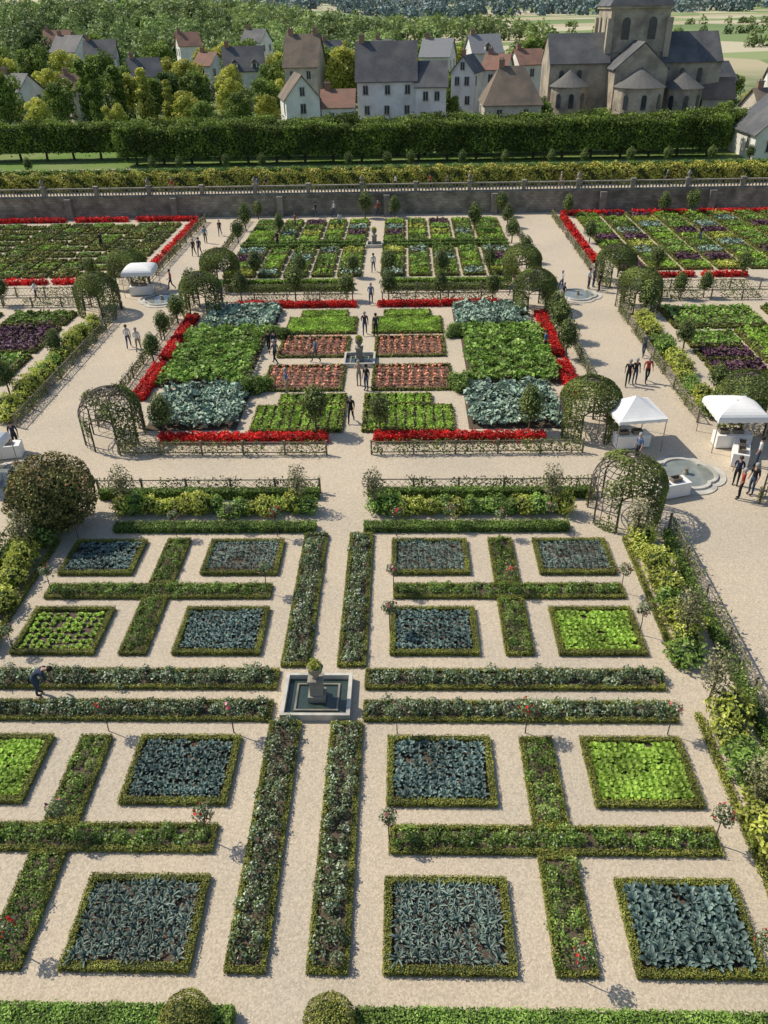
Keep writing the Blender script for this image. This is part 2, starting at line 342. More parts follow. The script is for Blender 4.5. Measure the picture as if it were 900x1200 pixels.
for s in (1,-1):
    f=lambda a,b:(a,b) if s>0 else (-b,-a)
    for y0,y1,(ya,yb),(yc,yd) in ((12.85,13.75,(9.6,12.85),(13.75,17.)),(24.05,24.95,(20.8,24.05),(24.95,28.2))):
        arm(*f(2.5,11.8),y0,y1,extra=('grey',12,.06),h=.4)
        arm(*f(6.65,7.7),ya,yb,h=.4);arm(*f(6.65,7.7),yc,yd,h=.4)
    for ya,yb in ((9.6,17.6),(20.2,28.6)):
        arm(*f(.5,1.55),ya,yb,m='rose',h=.48,leaf=.085,extra=('grey',40,.07),label='long strip of low rose bushes edged in box')
    for ya,yb in ((19.1,20.05),(17.65,18.55)):
        arm(*f(1.55,12.),ya,yb,m='rose',h=.52,leaf=.09,extra=('grey',60,.07),label='long strip of dark rose bushes edged in box')
    hedge('box_hedge',*f(1.1,10.4),28.75,29.35,.32,'mid',600,.08,label='low clipped bright green box hedge by path')
    hedge('box_hedge',*f(1.2,12.),31.6,32.0,.5,'mid',450,.1,label='narrow clipped hedge in front of wooden trellis')
    hedge('box_hedge',*((1.75,15) if s>0 else (-15,-1.1)),8.05,8.75,.4,'chard',900,.07,label='clipped green hedge along gravel path')
# ---- shrubs
def blob(n,rx,ry,rz,leaf,core=True,amp=.16,ph=0,zc=None,inner=.25,lm=1):
    mb=MB();zc=rz if zc is None else zc
    if core:
        v,f=lathe([(.02,-.78),(.5,-.62),(.78,-.2),(.8,.2),(.55,.6),(.02,.8)],12);v=v*np.array([rx,ry,rz])*.92;v[:,2]+=zc;mb.add(v,f,0)
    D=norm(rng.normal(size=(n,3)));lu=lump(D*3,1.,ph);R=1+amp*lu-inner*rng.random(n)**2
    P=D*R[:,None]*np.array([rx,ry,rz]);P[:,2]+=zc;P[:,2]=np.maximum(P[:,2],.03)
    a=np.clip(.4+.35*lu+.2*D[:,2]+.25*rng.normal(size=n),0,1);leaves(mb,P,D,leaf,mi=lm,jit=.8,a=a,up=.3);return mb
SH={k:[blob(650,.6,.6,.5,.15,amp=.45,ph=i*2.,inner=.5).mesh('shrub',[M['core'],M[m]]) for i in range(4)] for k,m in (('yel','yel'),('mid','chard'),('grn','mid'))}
def shrub(x,y,k='yel',s=1.,name='leafy_shrub',label='bushy yellow green leafy plant in border',sz=None):
    ob(name,random.choice(SH[k]),(x,y,0),rz=rng.random()*6,sc=(s,s,(sz or s)*(.7+.6*rng.random())),label=label,cat='shrub',group='bushy border plants')
for s in (1,-1):
    for y in np.arange(9.2,18.,.78): shrub(s*13.4+rng.normal()*.2,y,'yel' if rng.random()<.82 else 'mid',.85+.35*rng.random())
    for y in np.arange(20.6,28.2,.72): shrub(s*13.4+rng.normal()*.2,y,'yel' if rng.random()<.8 else 'mid',.8+.35*rng.random())
    for x in np.arange(1.7,10.6,.62): shrub(s*x,30.45+rng.normal()*.12,'yel' if rng.random()<.6 else 'mid',.7+.25*rng.random())
    f=lambda a,b:(a,b) if s>0 else (-b,-a)
    hedge('box_hedge',*f(12.6,12.8),9,18,.22,'box',700,.06,label='thin low box hedge along flower border')
    hedge('box_hedge',*f(12.6,12.8),20.2,28.2,.22,'box',700,.06,label='thin low box hedge along flower border')
    hedge('box_hedge',*f(14.4,14.75),9.,28.4,.4,'mid',300,.1,label='clipped hedge along the trellis fence',amp=.1)
for x in (-2.1,1.2):
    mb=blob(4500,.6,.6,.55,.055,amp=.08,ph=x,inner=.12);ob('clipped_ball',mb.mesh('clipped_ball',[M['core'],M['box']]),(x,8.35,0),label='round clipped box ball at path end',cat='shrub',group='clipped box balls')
# ---- standard roses
def std_rose(seed):
    mb=MB();mb.add(*tube([(0,0,0),(.02,0,.6),(0,.02,1.05)],[.02,.017,.014],6));st=mb.mesh('stem',[M['bark']])
    cr=blob(300,.27,.27,.24,.085,core=False,amp=.35,ph=seed,zc=1.2,inner=.6,lm=0)
    D=norm(rng.normal(size=(14,3)));P=D*.27;P[:,2]+=1.22;leaves(cr,P,D,.1,.1,mi=1,jit=.3)
    return st,cr.mesh('crown',[M['rose'],M['pink'] if seed%2 else M['red']])
SR=[std_rose(i) for i in range(4)]
for x,y in [(-6.9,17.25),(-2.7,17.2),(2.7,17.2),(6.9,17.25),(11.5,17.2),(11.7,13.3),(11.6,10.),(-6.9,13.4),(-6.9,10.1),(-2.7,13.3),(7.2,9.6),(2.5,13.3),(7.2,28.5),(2.6,28.5),(11.7,24.5),(2.5,24.5),(-2.7,24.5),(-11.6,24.5),(-7.4,28.5),(-2.8,28.5),(-11.7,21),(11.8,22.),(2.4,22),(7.2,24.5),(-11.9,28.4),(9.5,29.1),(5,29.1),(-5,29.1)]:
    st,cr=random.choice(SR);e=ob('standard_rose',None,(x,y,0),rz=rng.random()*6,sc=.9+.2*rng.random(),label='small standard rose on a thin bare stem',cat='rose tree',group='standard roses along the beds')
    ob('stem',st,parent=e);ob('crown',cr,parent=e)
# ---- topiary trees
def topi(seed,m,sparse=False,cone=0.):
    mb=MB();mb.add(*tube([(0,0,0),(.03,.01,.5),(0,0,1.0),(.02,0,1.6)],[.06,.05,.045,.02],7))
    for i in range(6):
        t=i*1.1+seed;mb.add(*tube([(0,0,.9+.1*i),(.3*math.cos(t),.3*math.sin(t),1.3+.12*i)],[.02,.008],4))
    tk=mb.mesh('trunk',[M['bark']])
    cr=blob(1000 if not sparse else 800,.66 if not sparse else .5,.66 if not sparse else .5,.88,.13 if not sparse else .1,core=not sparse,amp=.2,ph=seed,zc=1.5,inner=.35 if not sparse else .8)
    if cone:
        for v in cr.v:
            k=1-cone*(v[:,2]-1.3)*.6;v[:,0]*=k;v[:,1]*=k
    return tk,cr.mesh('crown',[M['core'],M[m]])
M['apple']=leafmat('apple_leaf',(.11,.11,.05),(.38,.36,.18),trans=0)
M['topi']=leafmat('topiary_leaf',(.06,.09,.02),(.26,.31,.08),trans=0)
TP=[topi(i,'topi',cone=(0,.8,0,.5,0)[i]) for i in range(5)];TPS=[topi(i+5,'apple',True) for i in range(3)]
trees="""-21.1,50.1 -14.1,49.2 -14.5,53.5 -2.0,38.7 1.6,38.6 9.9,38.7 -10.6,38.5 14.1,59.4 13.9,52.7 13.8,49.2 10.1,61.6 -1.7,62.0 -10.4,62.3 -10.3,68.8 1.6,68.3 -1.5,68.4 10.5,69.2 -1.4,91.3 1.9,91.3 -13.6,91.3 13.9,91.3 13.7,79.4 21.2,90.7 31.9,91. 35.0,91. 21.3,79.0 21.2,57.5 24.9,61.5 25.0,68.6 31.9,67.0 -14.0,80.8 -22,61.5 -25,68.6 -14.2,71.5 -14.1,86 14,86 14.1,72.5 22,50.5 21.8,43.5 -21.8,44 1.7,61.8 27,61.8 10.3,84 -10.2,84 -14.3,56.8 14.2,56 -14.2,61.6 14.3,68.5 -14.4,68.3 22.5,61.8 -5.9,62 5.9,62 -6.2,68 6.2,68 -30,61.8"""
for t in trees.split():
    x,y=map(float,t.split(','));tk,cr=random.choice(TP);s=.85+.3*rng.random()
    e=ob('topiary_tree',None,(x,y,0),rz=rng.random()*6,sc=(s,s,s*(.92+.2*rng.random())),label='small clipped ovoid tree on short trunk beside bed',cat='tree',group='small clipped garden trees')
    ob('trunk',tk,parent=e);ob('crown',cr,parent=e)
for x,y in ((1.5,30.5),(9.8,30.6),(13.1,27.9),(13.2,18.4),(13.3,21.6),(-2.1,30.9),(-13.6,27.),(-10.3,30.6),(13.2,14.4)):
    tk,cr=random.choice(TPS);s=1.0+.1*rng.random()
    e=ob('fruit_tree',None,(x,y,0),rz=rng.random()*6,sc=s,label='slender young fruit tree with thin brownish foliage',cat='tree',group='young fruit trees by the beds')
    ob('trunk',tk,parent=e);ob('crown',cr,parent=e)
e=ob('round_tree',None,(-13.1,29.3,0),label='large dense round copper green clipped tree',cat='tree')
M['copper']=leafmat('copper_leaf',(.07,.08,.022),(.28,.25,.07),c2=(.46,.22,.10),trans=0)
mb=MB();mb.add(*tube([(0,0,0),(0,0,.6),(0,0,1.3)],[.16,.13,.1],8));ob('trunk',mb.mesh('trunk',[M['bark']]),parent=e)
ob('crown',blob(9500,1.95,1.95,1.75,.15,amp=.16,ph=3,zc=1.85,inner=.22).mesh('crown',[M['core'],M['copper']]),parent=e)
# ---- arbours
def arb_r(z): 
    return 1.6 if z<1.7 else 1.6*math.sqrt(max(0,1-((z-1.7)/1.4)**2))
DOORS=(0,math.pi/2,math.pi,1.5*math.pi)
def arbour(seed,cover,m,bias=0.):
    fr=MB();K=24
    prof=[(1.6,0),(1.6,.85),(1.6,1.7)]+[(1.6*math.cos(t),1.7+1.4*math.sin(t)) for t in np.linspace(.2,1.5,8)]
    for k in range(K):
        t=2*math.pi*(k+.5)/K;opn=min(abs(((t-o+math.pi)%(2*math.pi))-math.pi) for o in DOORS)<.36
        pr=prof if not opn else prof[2:]
        fr.add(*tube([(r*math.cos(t),r*math.sin(t),z) for r,z in pr],[.02]*len(pr),4))
    for o in DOORS:
        pts=[]
        for q in np.linspace(0,math.pi,9):
            aa=o+.42*math.cos(q);zz=1.5+.5*math.sin(q);pts.append((1.61*math.cos(aa),1.61*math.sin(aa),zz))
        pts=[(1.61*math.cos(o+.42),1.61*math.sin(o+.42),0)]+pts+[(1.61*math.cos(o-.42),1.61*math.sin(o-.42),0)]
        fr.add(*tube(pts,[.04]*len(pts),6))
    for r,z in [(1.6,.4)]+prof[1:2]+[(1.6,1.28)]+prof[2:]:
        for k in range(40):
            t0,t1=2*math.pi*k/40,2*math.pi*(k+1)/40;tm=(t0+t1)/2
            if z<1.6 and min(abs(((tm-o+math.pi)%(2*math.pi))-math.pi) for o in DOORS)<.42: continue
            fr.add(*beam((r*math.cos(t0),r*math.sin(t0),z),(r*math.cos(t1),r*math.sin(t1),z),.03))
    fm=fr.mesh('trellis_frame',[M['dwood']])
    n=11000;t=rng.random(n)*2*math.pi;z=3.08*rng.random(n)**.8
    r=np.array([arb_r(q) for q in z])+.03
    P=np.stack([r*np.cos(t),r*np.sin(t),z],1);N=np.stack([np.cos(t),np.sin(t),np.clip((z-1.7)/1.2,0,1.5)],1)
    dd=np.min([np.abs(((t-o+math.pi)%(2*math.pi))-math.pi) for o in DOORS],axis=0)
    lu=lump(P,.6,seed*2.3);keep=((dd>.38)|(z>1.95))&(lu+cover+bias*P[:,0]/1.6-.12*(z>2.4)>rng.random(n)*.5)
    P=P[keep];N=N[keep];lu=lu[keep]
    P+=N*(.1*rng.random(len(P))+.06*lu)[:,None]
    mb=MB();leaves(mb,P,N,.13,mi=0,a=np.clip(.45+.4*lu+.3*rng.normal(size=len(P)),0,1),up=.3)
    return fm,mb.mesh('climbing_plant',[M[m]])
M['vineg']=leafmat('climber_leaf',(.06,.09,.02),(.26,.31,.07),trans=.2)
AR=[arbour(1,.7,'vineg',.2),arbour(2,.2,'vineg',.35),arbour(3,.8,'vineg'),arbour(4,.55,'vineg',.75)]
for x,y,k,r in ((-21.2,59.6,0,0),(-12.9,59.4,2,0),(-12.8,66.2,0,1),(-20.9,66.6,0,0),(-13.2,38.0,3,0),(13.1,38.6,0,0),(13.1,30.2,1,0),(12.9,66.2,0,0),(13.,59.2,2,1),(21.,59.2,0,0),(20.8,66.0,2,0),(21.8,39.2,2,0),(21.2,30.4,1,0)):
    e=ob('garden_arbour',None,(x,y,0),rz=r*math.pi/2,label=('domed dark trellis arbour, lattice mostly bare' if k==1 else 'domed dark trellis arbour covered with climbing plants'),cat='arbour',group='domed arbours at garden corners')
    ob('trellis_frame',AR[k][0],parent=e);ob('climbing_plant',AR[k][1],parent=e)
# ---- fences
FH=.78
post=MB().add(*box(-.045,.045,-.045,.045,0,FH+.04)).add(*box(-.06,.06,-.06,.06,FH+.04,FH+.08)).mesh('post',[M['wood']])
def fence(x0,y0,x1,y1,veg=.2):
    L=math.hypot(x1-x0,y1-y0);a=math.atan2(y1-y0,x1-x0)
    e=ob('trellis_fence',None,((x0+x1)/2,(y0+y1)/2,0),rz=a,label='low weathered wooden trellis fence with espaliered fruit',cat='fence',group='low trellis fences around squares')
    mb=MB()
    for z in (.12,FH-.05): mb.add(*box(-L/2,L/2,-.02,.02,z,z+.045))
    ob('rail',mb.mesh('rail',[M['wood']]),parent=e)
    mb=MB();st=.34;n=int(L/st)
    for i in range(n):
        x=-L/2+i*st
        mb.add(*beam((x,.03,.16),(min(x+.6,L/2),.03,FH-.05),.014));mb.add(*beam((x,-.03,FH-.05),(min(x+.6,L/2),-.03,.16),.014))
    ob('lattice',mb.mesh('lattice',[M['wood']]),parent=e)
    n=max(2,round(L/2.4))
    for i in range(n+1): ob('post',post,(-L/2+L*i/n,0,0),parent=e)
    n=int(L*130);P=np.stack([(rng.random(n)-.5)*L,rng.normal(size=n)*.11,.06+(FH+.02)*rng.random(n)],1);keep=lump(P*np.array([1,1,.3]),.7,L+x0)>-veg;P=P[keep]
    mb=MB();leaves(mb,P,np.tile([0,-1.,.5],(len(P),1)),.13,mi=0);ob('espalier',mb.mesh('espalier',[M['topi']]),parent=e)
for s in (1,-1):
    fence(s*1.2,36.1,s*12.4,36.2,.45);fence(s*1.2,32.25,s*12.2,32.25,.3)
    fence(s*1.3,63.9,s*12,63.9);fence(s*1.2,61.4,s*11.8,61.4)
    fence(s*14.9,9,s*14.9,29,.4);fence(s*14.7,39.6,s*14.7,58,.3);fence(s*14.7,67.5,s*14.7,90.5)
    fence(s*19.5,39.6,s*19.5,58);fence(s*19.5,67.5,s*19.5,90.5);fence(s*22.5,36.2,s*40,36.2)
    fence(s*22.5,63.9,s*42,63.9);fence(s*22.5,61.2,s*42,61.2)
fence(19.6,14,19.6,28.8)
# ---- mid / far beds
def leafbed(x0,x1,y0,y1,m,h=.3,dens=130,leaf=.2,soil='soil',edge=True,rows=0,name='vegetable_bed',label='box edged garden bed full of green vegetables',grp='vegetable beds',amp=.12,extra=None,eh=.22):
    cx,cy=(x0+x1)/2,(y0+y1)/2;a=(x0-cx,x1-cx,y0-cy,y1-cy);w=.16 if edge else 0
    e=ob(name,None,(cx,cy,0),label=label,cat='garden bed',group=grp)
    if edge: ob('edging',edging_mesh(*a,w,eh,190,.12),parent=e)
    v=np.array([(a[0]+w,a[2]+w,.03),(a[1]-w,a[2]+w,.03),(a[1]-w,a[3]-w,.03),(a[0]+w,a[3]-w,.03)])
    ob('soil',MB().add(v,np.array([(0,1,2,3)])).mesh('soil',[M[soil]]),parent=e)
    n=int((x1-x0)*(y1-y0)*dens);lx,ly=a[1]-a[0]-2*w,a[3]-a[2]-2*w
    P=np.stack([(rng.random(n)-.5)*lx,(rng.random(n)-.5)*ly,np.zeros(n)],1)
    lu=lump(P+np.array([cx,cy,0]),2.2)
    if rows:
        ph=(P[:,0]+cx)/rows;fr=np.abs(ph-np.round(ph));keep=rng.random(n)>np.clip((fr-.2)*4,0,.97);P=P[keep];lu=lu[keep];n=len(P)
    if not edge:
        keep=lump(P*1.7+cy,1.)+1.25*np.minimum(np.minimum(lx/2-np.abs(P[:,0]),ly/2-np.abs(P[:,1]))*2,1)>-.1+.4*rng.random(n);P=P[keep];lu=lu[keep];n=len(P)
    P[:,2]=.05+h*(.55+.45*rng.random(n))+amp*lu
    mb=MB();leaves(mb,P,np.tile([0,0,1.],(n,1)),leaf,leaf*.65,mi=0,jit=.6,a=np.clip(.5+.35*lu+.3*rng.normal(size=n),0,1));mats=[M[m]]
    if extra=='dots':   # regular fruiting plants
        gx,gy=np.meshgrid(np.arange(-lx/2+.3,lx/2-.1,.5),np.arange(-ly/2+.3,ly/2-.1,.5));Q=np.stack([gx.ravel(),gy.ravel(),np.full(gx.size,.3)],1)
        Q=np.repeat(Q,5,axis=0)+rng.normal(size=(gx.size*5,3))*np.array([.05,.05,.03]);leaves(mb,Q,np.tile([0,0,1.],(len(Q),1)),.16,.14,mi=1,jit=.5);mats.append(M['orange'])
    ob('foliage',mb.mesh('foliage',mats),parent=e)
for s in (1,-1):
    f=lambda a,b:(a,b) if s>0 else (-b,-a)
    lb='bed of bright lime green lettuce edged in box'
    leafbed(*f(.6,5.8),54.2,57.6,'lime',.2,220,.17,label=lb,amp=.03,eh=.18);leafbed(*f(1.4,5.0),57.6,59.2,'lime',.2,220,.17,label=lb,amp=.03,eh=.18)
    leafbed(*f(.55,5.8),38.6,41.9,'lime',.22,200,.17,rows=.55,label=lb,amp=.05);leafbed(*f(.55,4.6),41.95,43.5,'lime',.22,200,.17,rows=.55,label=lb,amp=.05)
    g2='bed of orange red peppers in brown soil'
    leafbed(*f(.9,5.8),49.7,53.5,'pepper',.18,16,.22,soil='brown',label=g2,amp=.02,extra='dots',eh=.18)
    leafbed(*f(.9,6.0),44.2,48.2,'pepper',.18,16,.22,soil='brown',label=g2,amp=.02,extra='dots',eh=.18)
    g3='dense bed of large blue green cabbages'
    leafbed(*f(6.7,12.2),55.2,60.0,'grey',.55,80,.34,edge=False,label=g3,amp=.25);leafbed(*f(6.6,11.9),39.,44.6,'grey',.55,85,.34,edge=False,label=g3,amp=.28)
    leafbed(*f(7.,12.9),45.,54.8,'chard',.6,80,.33,edge=False,label='dense bed of large leafy green chard',amp=.3)
    for q in range(9): shrub(s*(6.3+rng.normal()*.35),43.8+rng.random()*1.4,'grn',.75,label='rounded dark green herb bush among beds');shrub(s*(6.4+rng.normal()*.35),53.3+rng.random()*1.2,'grn',.7,label='rounded dark green herb bush among beds')
    FB=dict(label='strip of bright red begonia flowers',group='red flower borders')
    for (a,b,y0,y1) in ((1.3,6.1,37.4,38.0),(6.2,10.6,37.4,38.),(.9,5.7,60.2,60.8),(5.9,10.6,60.2,60.9)):
        hedge('flower_border',*f(a,b),y0,y1,.38+.06*rng.random(),'red',340,.14,amp=.16,corein=.1,**FB)
    for (y0,y1) in ((43.,48.2),(49.4,53.2),(53.7,58.)):
        hedge('flower_border',*f(12.95,13.75),y0,y1,.4,'red',340,.14,amp=.16,corein=.1,**FB)
    # third square, finer beds
    cols=((.9,3.0),(3.4,5.3),(5.7,7.8),(8.2,10.1),(10.5,13.2));rws=((68.5,70.3),(70.7,72.5),(72.9,75.2),(75.6,77.8),(80.3,82.2),(82.6,84.6),(85,87),(87.4,89.6))
    for i,(a,b) in enumerate(cols):
        for j,(y0,y1) in enumerate(rws):
            k=['grey','chard','lime','mid','purp','chard','lime','grey','chard','yel','lime'][(i*2+j*3+(1 if i>1 else 0))%11]
            leafbed(*f(a,b),y0,y1,k,.35,48,.27,rows=.6 if rng.random()<.35 else 0,eh=.26)
    hedge('box_hedge',*f(.9,13.3),78.2,78.6,.4,'mid',120,.18,label='clipped hedge across the vegetable square');hedge('box_hedge',*f(.9,13.3),79.5,79.9,.4,'mid',120,.18,label='clipped hedge across the vegetable square')
    hedge('box_hedge',*f(1.3,12.),64.6,65.1,.4,'mid',160,.16,label='clipped hedge beside trellis fence')
    hedge('box_hedge',*f(1.5,12.8),66.3,66.8,.4,'lime',160,.16,label='bright clipped hedge beside trellis fence')
    for a,b in ((20.6,27.5),(28.6,34.6),(35.8,44)): hedge('flower_border',*f(a,b),90.9,91.5,.42,'red',110,.22,amp=.2,corein=.15,**FB)
    for y0,y1 in ((72.,75.6),(76.6,80.2),(81.3,89.5)): hedge('flower_border',*f(20.15,20.85),y0,y1,.36,'red',110,.22,amp=.2,corein=.15,**FB)
    for a,b in ((24.6,28),(28.7,32.5)): hedge('flower_border',*f(a,b),67.2,67.8,.36,'red',110,.22,amp=.2,corein=.15,**FB)
for a in np.arange(22,44,2.5):
    for j,y0 in enumerate(np.arange(69.2,89.5,2.3)):
        k=random.choice(['mid','box','chard','lime','box','topi'])
        w_,h_=(2.15,1.9) if rng.random()<.6 else (2.2,1.2)
        leafbed(-a-w_,-a,y0,y0+h_,k,.26,40,.25,rows=.7 if rng.random()<.5 else 0,label='parterre bed with low patterned green hedges')
for i,a in enumerate(np.arange(22,44,2.9)):
    for j,y0 in enumerate(np.arange(69.4,89.5,2.5)):
        k=['purp','chard','grey','lime','mid','chard','lime','grey','purp','yel','chard'][(i*3+j*2)%11]
        leafbed(a,a+2.5,y0,y0+2.1,k,.33,45,.27,rows=.7 if rng.random()<.3 else 0)
RB=[(22.6,26.2,46.3,48.,'purp'),(22.6,26.2,48.5,50.2,'purp'),(26.6,30,48.,54.,'lime'),(22.6,26.2,50.8,53.6,'chard'),(22.6,29.4,54.6,59,'chard'),(22.6,28,42,45.7,'grey'),(30.4,36,46,59,'mid'),(28.4,34,42,45.7,'lime')]
for x0,x1,y0,y1,k in RB: leafbed(x0,x1,y0,y1,k,.4,80,.28,rows=.7)
LB=[(-28,-23,51,56,'purp'),(-33.5,-28.5,51,56,'leek'),(-28,-23,45.5,50.4,'chard'),(-34,-28.5,45.5,50.4,'mid'),(-28,-23,56.6,59.4,'mid'),(-36,-29,56.6,59.4,'purp')]
for x0,x1,y0,y1,k in LB: leafbed(x0,x1,y0,y1,k,.4,80,.28,rows=.7)
for s in (1,-1):
    for y in np.arange(40.5,57.5,1.0): shrub(s*20.6+rng.normal()*.15,y,'yel' if rng.random()<.7 else 'mid',.85+.3*rng.random())
    for x in np.arange(23,30,1.2): shrub(s*x,40+rng.normal()*.2,'yel' if rng.random()<.4 else 'mid',1.)
# ---- fountains
def pool_square(x,y,w,h,d=None,name='stone_fountain'):
    e=ob(name,None,(x,y,0),label='square white stone basin with carved pillar',cat='fountain',sc=(1,(d or w)/w,1))
    mb=MB();t=.13
    for a in ((-w/2,w/2,-w/2,-w/2+t),(-w/2,w/2,w/2-t,w/2),(-w/2,-w/2+t,-w/2+t,w/2-t),(w/2-t,w/2,-w/2+t,w/2-t)): mb.add(*box(*a,0,h))
    mb.add(*box(-w/2+t,w/2-t,-w/2+t,w/2-t,.01,.05))
    ob('basin',mb.mesh('basin',[M['wstone']]),parent=e)
    q=w/2-t-.36;mb=MB()
    for a in ((-q-.07,q+.07,-q-.07,-q),(-q-.07,q+.07,q,q+.07),(-q-.07,-q,-q,q),(q,q+.07,-q,q)): mb.add(*box(*a,.05,h*.5))
    ob('inner_rim',mb.mesh('inner_rim',[M['stone']]),parent=e)
    r0=w/2-t;ob('water',MB().add(np.array([(-r0,-r0,.09),(r0,-r0,.09),(r0,r0,.09),(-r0,r0,.09)]),np.array([(0,1,2,3)])).mesh('water',[M['water']]),parent=e)
    mb=MB();mb.add(*box(-.3,.3,-.3,.3,.05,.35));mb.add(*box(-.22,.22,-.22,.22,.35,.95));mb.add(*box(-.27,.27,-.27,.27,.95,1.05))
    ob('pedestal',mb.mesh('pedestal',[M['stone']]),parent=e)
    ob('urn',MB().add(*lathe([(.0,1.05),(.13,1.05),(.09,1.12),(.11,1.17),(.24,1.35),(.25,1.5),(.29,1.55),(.24,1.56),(0,1.5)],16)).mesh('urn',[M['stone']],smooth=True),parent=e)
    ob('potted_plant',blob(400,.24,.24,.18,.09,core=False,amp=.4,zc=1.66,inner=.7,lm=0).mesh('potted_plant',[M['yel']]),parent=e)
    return e
pool_square(-.06,18.68,2.35,.3,1.95);pool_square(-.05,49.0,2.1,.3)
pool_square(0,79.05,1.6,.3)
def lobed(vf):
    v,f=vf;t=np.arctan2(v[:,1],v[:,0]);k=.9+.16*np.abs(np.cos(2*t))**.6;v=v.copy();v[:,0]*=k;v[:,1]*=k;return v,f
def pool_round(x,y):
    e=ob('lobed_fountain',None,(x,y,0),label='low lobed pale stone rimmed pool on gravel',cat='fountain',group='lobed pools at path crossings')
    mb=MB();mb.add(*lobed(lathe([(1.85,0),(1.85,.05),(1.5,.055),(1.48,.15),(1.3,.155),(1.28,.04),(0,.03)],64)))
    ob('basin',mb.mesh('basin',[M['wstone']]),parent=e)
    ob('water',MB().add(*lobed(lathe([(1.29,.08),(0,.08)],64))).mesh('water',[M['swater']]),parent=e)
    ob('spout',MB().add(*lathe([(.18,.05),(.1,.25),(.08,.35),(.16,.4),(0,.43)],12)).mesh('spout',[M['stone']]),parent=e)
for x,y in ((17.1,33.8),(17.1,62.6),(-17.1,62.6),(-17.3,33.9)): pool_round(x,y)
# ---- tents
leg=MB().add(*tube([(0,0,0),(0,0,1.95)],[.025,.025],6)).mesh('leg',[M['metal']])
def canopy(style):
    mb=MB();w=1.3;v=[];n=7
    for i in range(n+1):
        t=i/n
        if style=='peak': r=w*(1-t)+.02;z=1.95+.8*(t**1.3)
        else: r=w*(math.cos(t*math.pi/2)*.97+.03);z=1.95+.5*math.sin(t*math.pi/2)
        v+=[(-r,-r,z),(r,-r,z),(r,r,z),(-r,r,z)]
    F=[(4*i+j,4*i+(j+1)%4,4*i+4+(j+1)%4,4*i+4+j) for i in range(n) for j in range(4)]
    mb.add(np.array(v),np.array(F))
    for a in ((-w,w,-w,-w),(-w,w,w,w),(-w,-w,-w,w),(w,w,-w,w)):
        x0,x1,y0,y1=a;N=12;V=[]
        for i in range(N+1):
            u=i/N;V+=[(x0+(x1-x0)*u,y0+(y1-y0)*u,1.95),(x0+(x1-x0)*u,y0+(y1-y0)*u,1.74+.05*(i%2))]
        mb.add(np.array(V),np.array([(2*i,2*i+1,2*i+3,2*i+2) for i in range(N)]))
    return mb.mesh('canopy',[M['canvas']])
CN={k:canopy(k) for k in ('peak','round')};TT=MB().add(*box(-.9,.9,-.38,.38,.72,.76)).mesh('table_top',[M['canvas']])
TC=MB().add(*box(-.91,.91,-.385,-.375,.05,.75)).add(*box(-.91,.91,.375,.385,.05,.75)).add(*box(-.91,-.9,-.375,.375,.05,.75)).add(*box(.9,.91,-.375,.375,.05,.75)).mesh('tablecloth',[M['canvas']])
CR=MB().add(*box(-.25,.25,-.18,.18,0,.03)).add(*box(-.25,.25,-.18,-.16,.03,.2)).add(*box(-.25,.25,.16,.18,.03,.2)).add(*box(-.25,-.23,-.16,.16,.03,.2)).add(*box(.23,.25,-.16,.16,.03,.2)).mesh('crate',[M['wood']])
def table(x,y,rz=0):
    e=ob('market_table',None,(x,y,0),rz=rz,label='folding table covered with a white cloth',cat='table',group='tables with white cloths')
    ob('table_top',TT,parent=e);ob('tablecloth',TC,parent=e)
    for d in (-.5,.25):
        c,s=math.cos(rz),math.sin(rz);ob('wooden_crate',CR,(x+d*c,y+d*s,.76),rz=rz,label='open wooden produce crate on white table',cat='crate',group='crates on tables')
for x,y,r,st in ((15.1,37.3,.15,'peak'),(20.4,37.3,0,'round'),(-19.2,64.6,.1,'round'),(-18.6,33.6,0,'round')):
    e=ob('canopy_tent',None,(x,y,0),rz=r,label='white %s canopy tent on four metal legs'%('peaked' if st=='peak' else 'low rounded'),cat='tent',group='white canopy tents')
    ob('canopy',CN[st],parent=e)
    for a in (-1.26,1.26):
        for b in (-1.26,1.26): ob('leg',leg,(a,b,0),parent=e)
    table(x,y-.4,r)
table(15.7,31.9,.3);table(-18.6,36.1,.2);table(20.3,35.3,1.2)
# ---- retaining wall, balustrade, vine hedge
ob('retaining_wall',MB().add(*box(-75,75,92.9,93.5,-.1,2.2)).add(*box(-75,75,92.8,93.6,2.2,2.34)).mesh('retaining_wall',[M['wall']]),label='long stone retaining wall with weathered coping',cat='wall')
bal=MB()
bal.add(*box(-3,3,-.14,.14,.0,.12));bal.add(*box(-3,3,-.16,.16,.8,.92))
for i in range(15):
    x=-2.6+i*.37;v,f=lathe([(.05,.12),(.1,.3),(.05,.6),(.08,.8)],6);bal.add(*tr((v,f),dx=x))
bal.add(*box(-3.22,-2.8,-.22,.22,0,1.02));bal.add(*box(-3.28,-2.74,-.28,.28,1.02,1.12))
balm=bal.mesh('balustrade',[M['stone']])
fin=MB().add(*lathe([(.12,0),(.08,.1),(.2,.28),(.2,.42),(.06,.6),(.0,.7)],10)).mesh('finial',[M['stone']],smooth=True)
for i in range(24):
    x=-72+i*6.1
    ob('stone_balustrade',balm,(x,93.2,2.34),label='stone balustrade section on top of wall',cat='balustrade',group='balustrade along the terrace')
    if i%2==0: ob('stone_finial',fin,(x-3,93.2,3.46),sc=1.2,label='small stone urn finial on balustrade pier',cat='urn',group='finials on balustrade')
pil=MB().add(*box(-.35,.35,-.3,.3,-.05,2.2)).mesh('pilaster',[M['stone']])
for x in np.arange(-60,62,12.2): ob('wall_pier',pil,(x,92.6,0),label='stone buttress pier against retaining wall',cat='pier',group='piers on retaining wall')
